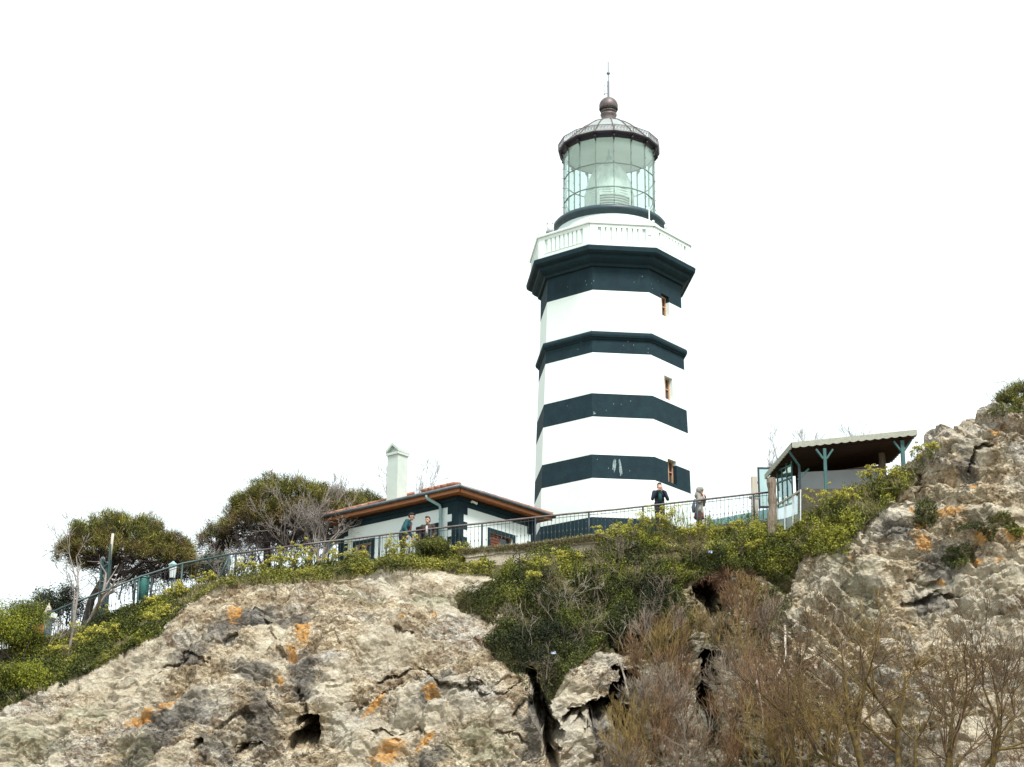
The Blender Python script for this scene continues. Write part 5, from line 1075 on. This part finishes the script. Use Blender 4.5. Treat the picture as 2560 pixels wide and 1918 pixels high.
# red-brown leafless thicket in the gully: shrubs one beside another
TH = [(1620,1900,1.0),(1680,1890,1.0),(1600,1820,.8),(1600,1720,.8),(1660,1700,.9),(1720,1720,.8),(1640,1620,.7),(1690,1620,.7),(1560,1940,1.1),(1640,1960,1.1),(1720,1950,1.1),(1850,1900,1.1),(1900,1940,1.2),(1960,1930,1.2),
      (1840,1790,1.0),(1940,1810,1.0),(1850,1690,.85),(1860,1600,.75),(1905,1600,.7),(1820,1560,.6),(1870,1530,.6),(2000,1860,1.0),(1545,1950,.7),(1800,1960,1.0),(1755,1600,.5),(1880,1760,.8),(1700,1850,.9),(1660,1760,.8),(1980,1950,1.1)]
TH2 = [(2120,1940,.9),(2230,1935,.9),(2350,1940,.9),(2490,1940,.9),(2540,1830,.6)]
def where(px, py):
    v = 'top' if py < 1640 else 'upper middle' if py < 1740 else 'lower middle' if py < 1850 else 'bottom'
    return v
for i, (px, py, L) in enumerate(TH):
    p, nn_ = on_cliff(px, min(py, 1935)); 
    if py > 1935: p = p+Vector((0, -.2, -.45))
    side = 'left of the dark cleft' if px < 1770 else 'right of the dark cleft'
    bare('bare_shrub', p+Vector((0, -.25, -.1)), (.02*(i % 3-1), -.28, 1), L*.72, .018, 4, (M['ochretwig'], M['redtwig'], M['greytwig'], M['redtwig'])[i % 4], 'one of the tangled red brown leafless shrubs filling the gully '+side, 'shrub', 140+i, 6, 'leafless shrubs in the gully '+side, spread=.30, nch=(2, 4), shrink=.76, up_=.14, wob=.15, w0=.20, rmin=.0045, sides=3)
for i, (px, py, L) in enumerate(TH2):
    p, nn_ = on_cliff(px, min(py, 1935)); p = p+Vector((0, -.5, -.45)) if py > 1935 else p
    bare('bare_shrub', p+Vector((0, -.25, -.1)), (.02*(i % 3-1), -.25, 1), L*.7, .016, 4, (M['redtwig'], M['ochretwig'], M['greytwig'])[i % 3], 'one of the low leafless shrubs at the foot of the right rock', 'shrub', 340+i, 4, 'low leafless shrubs at the foot of the right rock', spread=.42, nch=(2, 4), shrink=.74, up_=.08, wob=.2, w0=.3, rmin=.0038, sides=3)
# mossy leafless trees rising from below the frame at right
for i, (px, Y, dx, L, r, dp, lab) in enumerate([(2185,51.5,-.22,2.3,.085,5,'mossy forked leafless tree standing left of centre on the right rock'),(2235,51.8,.10,2.5,.080,5,'mossy leafless tree with the tallest forked limb on the right rock'),(2330,51.0,.42,2.2,.080,5,'mossy leafless tree leaning right near the lower right'),(2470,50.5,.30,1.9,.065,5,'leafless tree with ochre limbs near the right edge'),(2080,52.0,-.05,1.7,.045,5,'thin reddish leafless tree right of the gully thicket'),(2400,50.5,.75,1.9,.06,5,'low mossy limb sweeping to the right edge'),(2000,52.3,.02,2.1,.055,5,'pale barked leafless tree at right side of the gully thicket'),(2290,51.5,-.1,1.5,.035,5,'slim leafless sapling between the larger mossy trees')]):
    b = at(px, 2010, Y); bare('bare_tree', b, (dx, .12, 1), L*.98, r*1.3, dp, M['mosstwig'], lab, 'tree', 200+i, 1, 'mossy leafless trees before the right rock', spread=.42, nch=(3, 4), shrink=.71, up_=.06, wob=.09, w0=.05, rmin=.005)
# pale crooked trunks in the thicket
for i, (pts, lab) in enumerate([([(1545,1655),(1555,1700),(1568,1740)], 'crooked pale dead trunk over the dark hollow'), ([(1955,1580),(1952,1660),(1925,1720),(1920,1760)], 'pale curved bare stem at right of the thicket'), ([(1885,1650),(1888,1700),(1895,1790),(1900,1860)], 'pale upright bare stem inside the right thicket')]):
    P_ = [on_cliff(*q)[0]+Vector((0, -.6, 0)) for q in pts]; o = MB().tube(P_, [.040-.006*k for k in range(len(P_))], 7).build('dead_tree', M['drytwig'], None, True); tag(o, lab, 'dead tree')
for i, (px, py, lab) in enumerate([(1772,1387,'crumpled blue and white wrapper caught in the ivy'),(1380,1640,'white scrap of litter at lower left of the ivy'),(1710,1652,'torn pale plastic scrap in the thicket')]):
    p, nn_ = on_cliff(px, py); r2 = np.random.default_rng(i); V = np.array([(x, y, 0) for y in np.linspace(-1, 1, 6) for x in np.linspace(-1, 1, 6)])*[.07, .05, 0]; V[:, 2] = .03*r2.normal(0, 1, 36); V = V@np.array(Euler((R(60), 0, .5*i)).to_matrix()).T+np.array(p+Vector((0, -.45, .05)))
    o = npmesh('litter', V, [(a*6+b_, a*6+b_+1, a*6+b_+7, a*6+b_+6) for a in range(5) for b_ in range(5)], pmat('litter_plastic', (.55, .58, .66), .4, vscale=30, second=(.25, .32, .50))); tag(o, lab, 'litter')

# ------------------------------------------------------------------ people
def blobmesh(name, prims, mat, parent, vox=.012, smooth=4):
    """one closed skin grown over tapered limbs and rounded masses: ('c', a, b, ra, rb) limbs, ('e', centre, (rx, ry, rz)[, euler]) masses"""
    mb = MB()
    for pr in prims:
        if pr[0] == 'c':
            a, b, ra, rb = Vector(pr[1]), Vector(pr[2]), pr[3], pr[4]; n = 5
            mb.ball(a, ra, 12); mb.ball(b, rb, 12); mb.tube([a.lerp(b, i/n) for i in range(n+1)], [ra+(rb-ra)*i/n for i in range(n+1)], 14)
        else:
            k = len(mb.v); mb.ball((0, 0, 0), pr[2], 16); E_ = Euler(pr[3]).to_matrix() if len(pr) > 3 else Matrix.Identity(3)
            mb.v[k:] = [tuple(Vector(pr[1])+E_@Vector(v)) for v in mb.v[k:]]
    o = mb.build(name, mat, None)
    m = o.modifiers.new('remesh', 'REMESH'); m.mode = 'VOXEL'; m.voxel_size = vox; m.use_smooth_shade = True
    s_ = o.modifiers.new('smooth', 'SMOOTH'); s_.factor = .5; s_.iterations = smooth
    dg = bpy.context.evaluated_depsgraph_get(); me = bpy.data.meshes.new_from_object(o.evaluated_get(dg)); me.materials.clear(); me.materials.append(mat)
    old = o.data; o.modifiers.clear(); o.data = me; bpy.data.meshes.remove(old); me.name = name; o.parent = parent; return o
def hand(W, d, n, s=1, curl=.6):
    """palm and five fingers: W wrist, d direction to the knuckles, n back-of-hand normal"""
    W, d, n = Vector(W), Vector(d).normalized(), Vector(n).normalized(); sd = d.cross(n).normalized(); pr = []
    pr.append(('c', W, W+d*.075, .024, .030)); pr.append(('c', W+d*.02+sd*.016, W+d*.085+sd*.030, .016, .015)); pr.append(('c', W+d*.02-sd*.016, W+d*.08-sd*.030, .016, .014))
    for k, L in ((-1.5, .062), (-.5, .075), (.5, .082), (1.5, .072)):
        a = W+d*.085+sd*.020*k; b = a+(d*math.cos(curl*.6)-n*math.sin(curl*.6))*L*.5; c = b+(d*math.cos(curl*1.6)-n*math.sin(curl*1.6))*L*.5
        pr += [('c', a, b, .0105, .0095), ('c', b, c, .0095, .008)]
    a = W+d*.03+sd*.03*s; b = a+(d*.7+sd*.7*s-n*.2)*.035; pr += [('c', a, b, .013, .011), ('c', b, b+(d*.9+sd*.1*s-n*.3)*.03, .011, .009)]
    return pr
def person(loc, rz, lab, lean, arms, hgt, mats, head_yaw=0, head_pitch=0, hood=False, coat_len=.0, extras=None, hairlen=0, step=.06):
    """local frame: facing -y; arms = for each side (elbow, wrist, finger direction, back normal)"""
    root = empty('person', (0, 0, 0), lab, 'person'); s = hgt/1.74; top = Vector((0, 0, .92))
    B = Matrix.Rotation(lean, 3, 'X'); bt = lambda x, y, z: top+B@Vector((x, y, z-.92))
    neck = bt(0, .0, 1.47); hc = bt(0, -.02, 1.62); Hm = (Matrix.Rotation(head_yaw, 3, 'Z')@Matrix.Rotation(lean*.6+head_pitch, 3, 'X')); hd = lambda x, y, z: hc+Hm@Vector((x, y, z)); he = Hm.to_euler()
    sh = {sd: bt(sd*.185, .0, 1.42) for sd in (-1, 1)}
    body = [('e', bt(0, 0, 1.0), (.155, .105, .14)), ('e', bt(0, 0, 1.15), (.145, .10, .18)), ('e', bt(0, 0, 1.32), (.165, .11, .16)), ('c', sh[-1], sh[1], .055, .055), ('c', bt(0, .01, 1.42), hc+Hm@Vector((0, .015, -.06)), .058, .052),
            ('e', hd(0, .012, .025), (.076, .094, .100)), ('e', hd(0, -.02, -.035), (.060, .070, .082)), ('e', hd(0, -.045, -.085), (.032, .030, .026)), ('e', hd(0, -.098, -.005), (.013, .020, .024)), ('e', hd(0, -.092, -.052), (.024, .010, .009)),
            ('e', hd(-.078, .01, -.01), (.010, .020, .031)), ('e', hd(.078, .01, -.01), (.010, .020, .031))]
    legs = []
    for sd in (-1, 1):
        hip = bt(sd*.09, 0, .92); kn = Vector((sd*.10, -.03+sd*step*.4, .49)); an = Vector((sd*.105, .02+sd*step, .09)); legs.append((hip, kn, an))
        body += [('c', hip, kn, .082, .056), ('c', kn, an, .054, .038), ('c', an, an+Vector((0, -.02, -.04)), .04, .035), ('e', an+Vector((0, -.06, -.055)), (.043, .115, .033))]
    sleeves = []
    for sd, (el, wr, fd, bn) in zip((-1, 1), arms):
        el, wr = Vector(el), Vector(wr); body += [('c', sh[sd], el, .052, .042), ('c', el, wr, .041, .027)]+hand(wr, fd, bn, s=-sd); sleeves += [('c', sh[sd], el, .072, .060), ('c', el, wr-(wr-el).normalized()*.03, .059, .044)]
    P = []
    P.append(blobmesh('body', body, M['skin'], root, .0065, 2))
    tj = [('e', bt(0, 0, 1.0), (.19, .135, .17)), ('e', bt(0, 0, 1.15), (.178, .128, .19)), ('e', bt(0, 0, 1.32), (.192, .135, .165)), ('c', sh[-1], sh[1], .068, .068), ('c', bt(0, .015, 1.40), bt(0, .01, 1.475), .082, .070)]+sleeves
    if coat_len: tj += [('e', bt(0, .01, .95-coat_len*.3), (.205, .155, .16+coat_len*.4)), ('c', bt(0, .01, 1.0), (0, .01, .92-coat_len), .15, .175)]
    P.append(blobmesh('jacket', tj, mats['top'], root, .012, 3))
    tr = []
    for hip, kn, an in legs: tr += [('c', hip, kn, .098, .074), ('c', kn, an+Vector((0, 0, .02)), .072, .060)]
    tr += [('e', bt(0, 0, .95), (.165, .115, .12))]
    P.append(blobmesh('trousers', tr, mats['legs'], root, .012, 2))
    for hip, kn, an in legs: P.append(blobmesh('shoe', [('c', an, an+Vector((0, .0, -.05)), .052, .046), ('e', an+Vector((0, -.065, -.052)), (.050, .130, .042))], mats['shoe'], root, .01, 1))
    if hood:
        P.append(blobmesh('hood', [('e', hd(0, .04, .03), (.125, .125, .145)), ('e', hd(0, .0, .06), (.118, .12, .115)), ('c', hd(0, .09, -.08), bt(0, .08, 1.45), .10, .12)], mats['top'], root, .012, 2))
        P.append(blobmesh('hair', [('e', hd(0, -.055, .065), (.07, .04, .04))], mats['hair'], root, .01, 1))
    else:
        P.append(blobmesh('hair', [('e', hd(0, .03, .055), (.083, .092, .088)), ('e', hd(0, .055, .0), (.078, .065, .085)), ('e', hd(0, -.035, .105), (.066, .055, .030))], mats['hair'], root, .009, 2))
    for sd in (-1, 1):
        e_ = MB().ball(hd(sd*.031, -.083, .012), (.012, .010, .008), 10).build('eye', M['eye'], None, True); e_.parent = root; P.append(e_)
        e_ = MB().tube([hd(sd*.015, -.092, .032), hd(sd*.033, -.093, .036), hd(sd*.050, -.082, .031)], .0045, 5).build('eyebrow', mats['hair'], None); e_.parent = root; P.append(e_)
    e_ = MB().tube([hd(-.022, -.094, -.052), hd(0, -.100, -.053), hd(.022, -.094, -.052)], .0055, 6).build('lips', M['lips'], None); e_.parent = root; P.append(e_)
    for fn_x in (extras or []): fn_x(root, bt, hd)
    root.scale = (s, s, s); root.rotation_euler = (0, 0, rz); root.location = loc; return root
M['eye'] = pmat('dark_eye', (.02, .015, .012), .2); M['lips'] = pmat('lips', (.38, .15, .13), .5)
def piece(name, mat, fn):
    def f(root, bt, hd): mb = MB(); fn(mb, bt, hd); o = mb.build(name, mat, None, True); o.parent = root
    return f
def stand(px, py_top, Y, h): p = at(px, py_top, Y); return Vector((p.x, Y, p.z-h))
dn = (0, .2, -1)
tealj = cloth('teal_jacket_cloth', (.018, .085, .105)); navy = cloth('navy_jacket_cloth', (.012, .018, .035)); brn = cloth('dark_brown_jacket_cloth', (.060, .042, .035)); gry = cloth('grey_beige_coat_cloth', (.30, .285, .255)); blk = cloth('black_trouser_cloth', (.012, .013, .018)); red = cloth('maroon_patterned_cloth', (.19, .035, .04)); bl = cloth('blue_denim', (.035, .06, .10))
shoe = cloth('dark_shoe', (.03, .028, .03))
# 1: man in the teal jacket, bending forward, seen from his right side
person(stand(1007, 1290, 64.35, 1.62), R(76), 'man in teal striped jacket leaning forward beside the house wall', R(24),
       [((-.25, -.16, 1.12), (-.22, -.26, .88), dn, (-1, 0, 0)), ((.25, -.16, 1.12), (.20, -.30, .90), dn, (1, 0, 0))], 1.76, dict(top=tealj, legs=blk, shoe=shoe, hair=M['hairdark']), 0, R(16),
       extras=[piece('glasses', M['black'], lambda mb, bt, hd: [mb.tube([hd(sd*.031+.02*math.cos(a), -.098, .012+.015*math.sin(a)) for a in np.linspace(0, 6.28, 9)], .003, 4) for sd in (-1, 1)]+[mb.tube([hd(sd*.052, -.095, .012), hd(sd*.078, .0, .01)], .003, 4) for sd in (-1, 1)]),
               piece('jacket_front', pmat('maroon_lining', (.16, .04, .07), .8), lambda mb, bt, hd: mb.tube([bt(0, -.125, 1.44), bt(0, -.150, 1.28), bt(0, -.152, 1.08), bt(0, -.150, .92)], [.02, .03, .03, .02], 8)),
               piece('jacket_stripes', pmat('pale_teal_stripe', (.05, .18, .20), .8), lambda mb, bt, hd: [mb.tube([bt(sd*.199*math.cos(a), .142*math.sin(a), z) for a in np.linspace(-.7, 1.57, 8)], .004, 4) for z in (1.36, 1.30, 1.24, 1.18, 1.12, 1.06) for sd in (-1, 1)])])
# 2: man in the brown jacket
person(stand(1071, 1298, 64.0, 1.66), R(-14), 'man in dark brown jacket in front of the dark door surround', R(6),
       [((-.30, .05, 1.18), (-.27, -.10, .98), dn, (-1, 0, 0)), ((.27, -.02, 1.16), (.22, -.20, 1.02), (0, -.5, -.8), (1, 0, 0))], 1.72, dict(top=brn, legs=bl, shoe=shoe, hair=M['hairdark']), R(-14), R(4),
       extras=[piece('shirt', cloth('pale_grey_shirt', (.42, .42, .42)), lambda mb, bt, hd: mb.tube([bt(0, -.118, 1.42), bt(0, -.142, 1.28), bt(0, -.142, 1.08)], [.03, .05, .05], 8))])
# 3: photographer holding a phone before the face
ph = piece('phone', None, None)
p3 = person(stand(1648, 1209, 66.2, 1.73), R(4), 'photographer in navy jacket holding a phone up to his face before the lighthouse', R(2),
       [((-.265, -.15, 1.14), (-.085, -.26, 1.43), (.55, -.05, .75), (-.2, -1, .1)), ((.265, -.15, 1.14), (.085, -.26, 1.43), (-.55, -.05, .75), (.2, -1, .1))], 1.73, dict(top=navy, legs=blk, shoe=shoe, hair=M['hairred']), 0, R(4),
       extras=[piece('shirt', cloth('dark_teal_shirt', (.02, .085, .09)), lambda mb, bt, hd: mb.tube([bt(0, -.118, 1.44), bt(0, -.142, 1.28), bt(0, -.145, 1.02)], [.04, .075, .07], 8)),
               piece('glasses', M['black'], lambda mb, bt, hd: [mb.tube([hd(sd*.031+.02*math.cos(a), -.098, .012+.015*math.sin(a)) for a in np.linspace(0, 6.28, 9)], .003, 4) for sd in (-1, 1)])])
pm_ = Vector((0, -.30, 1.555)); phone = MB().box(pm_, (.15, .010, .075)).box(pm_+Vector((-.05, -.006, .02)), (.02, .004, .02)).build('phone', pmat('pale_pink_phone_case', (.60, .42, .38), .4), bevel=.003)
phone.rotation_euler = p3.rotation_euler; phone.scale = p3.scale; phone.location = p3.location; tag(phone, 'pale phone held up by the photographer in the navy jacket', 'phone')
# 4: hooded person in profile, hand raised to the face
person(stand(1747, 1219, 66.0, 1.66), R(72), 'person in grey hooded coat turned to the right with a hand at the mouth', R(3),
       [((-.27, -.06, 1.16), (-.12, -.20, 1.36), (.35, .12, .9), (-.6, -.8, 0)), ((.27, -.10, 1.16), (.12, -.22, 1.38), (-.35, .15, .9), (.6, -.8, 0))], 1.64, dict(top=gry, legs=cloth('olive_dark_trouser_cloth', (.06, .05, .035)), shoe=shoe, hair=M['hairdark']), 0, R(2), hood=True, coat_len=.12,
       extras=[piece('skirt', red, lambda mb, bt, hd: mb.lathe([(.165, .80), (.185, .62), (.17, .58)], (0, .01, 0), 18)), piece('scarf', cloth('dark_scarf', (.07, .035, .04)), lambda mb, bt, hd: mb.tube([bt(0, -.09, 1.50), bt(0, -.125, 1.42), bt(0, -.13, 1.34)], [.05, .055, .04], 8)),
               piece('shoulder_bag', cloth('blue_grey_bag', (.10, .12, .17)), lambda mb, bt, hd: mb.tube([bt(-.10, .15, 1.30), bt(-.12, .20, 1.0), bt(-.12, .18, .80)], [.035, .07, .05], 8))])
print('objects', len(bpy.data.objects), 'polys', sum(len(o.data.polygons) for o in bpy.data.objects if o.type == 'MESH'))
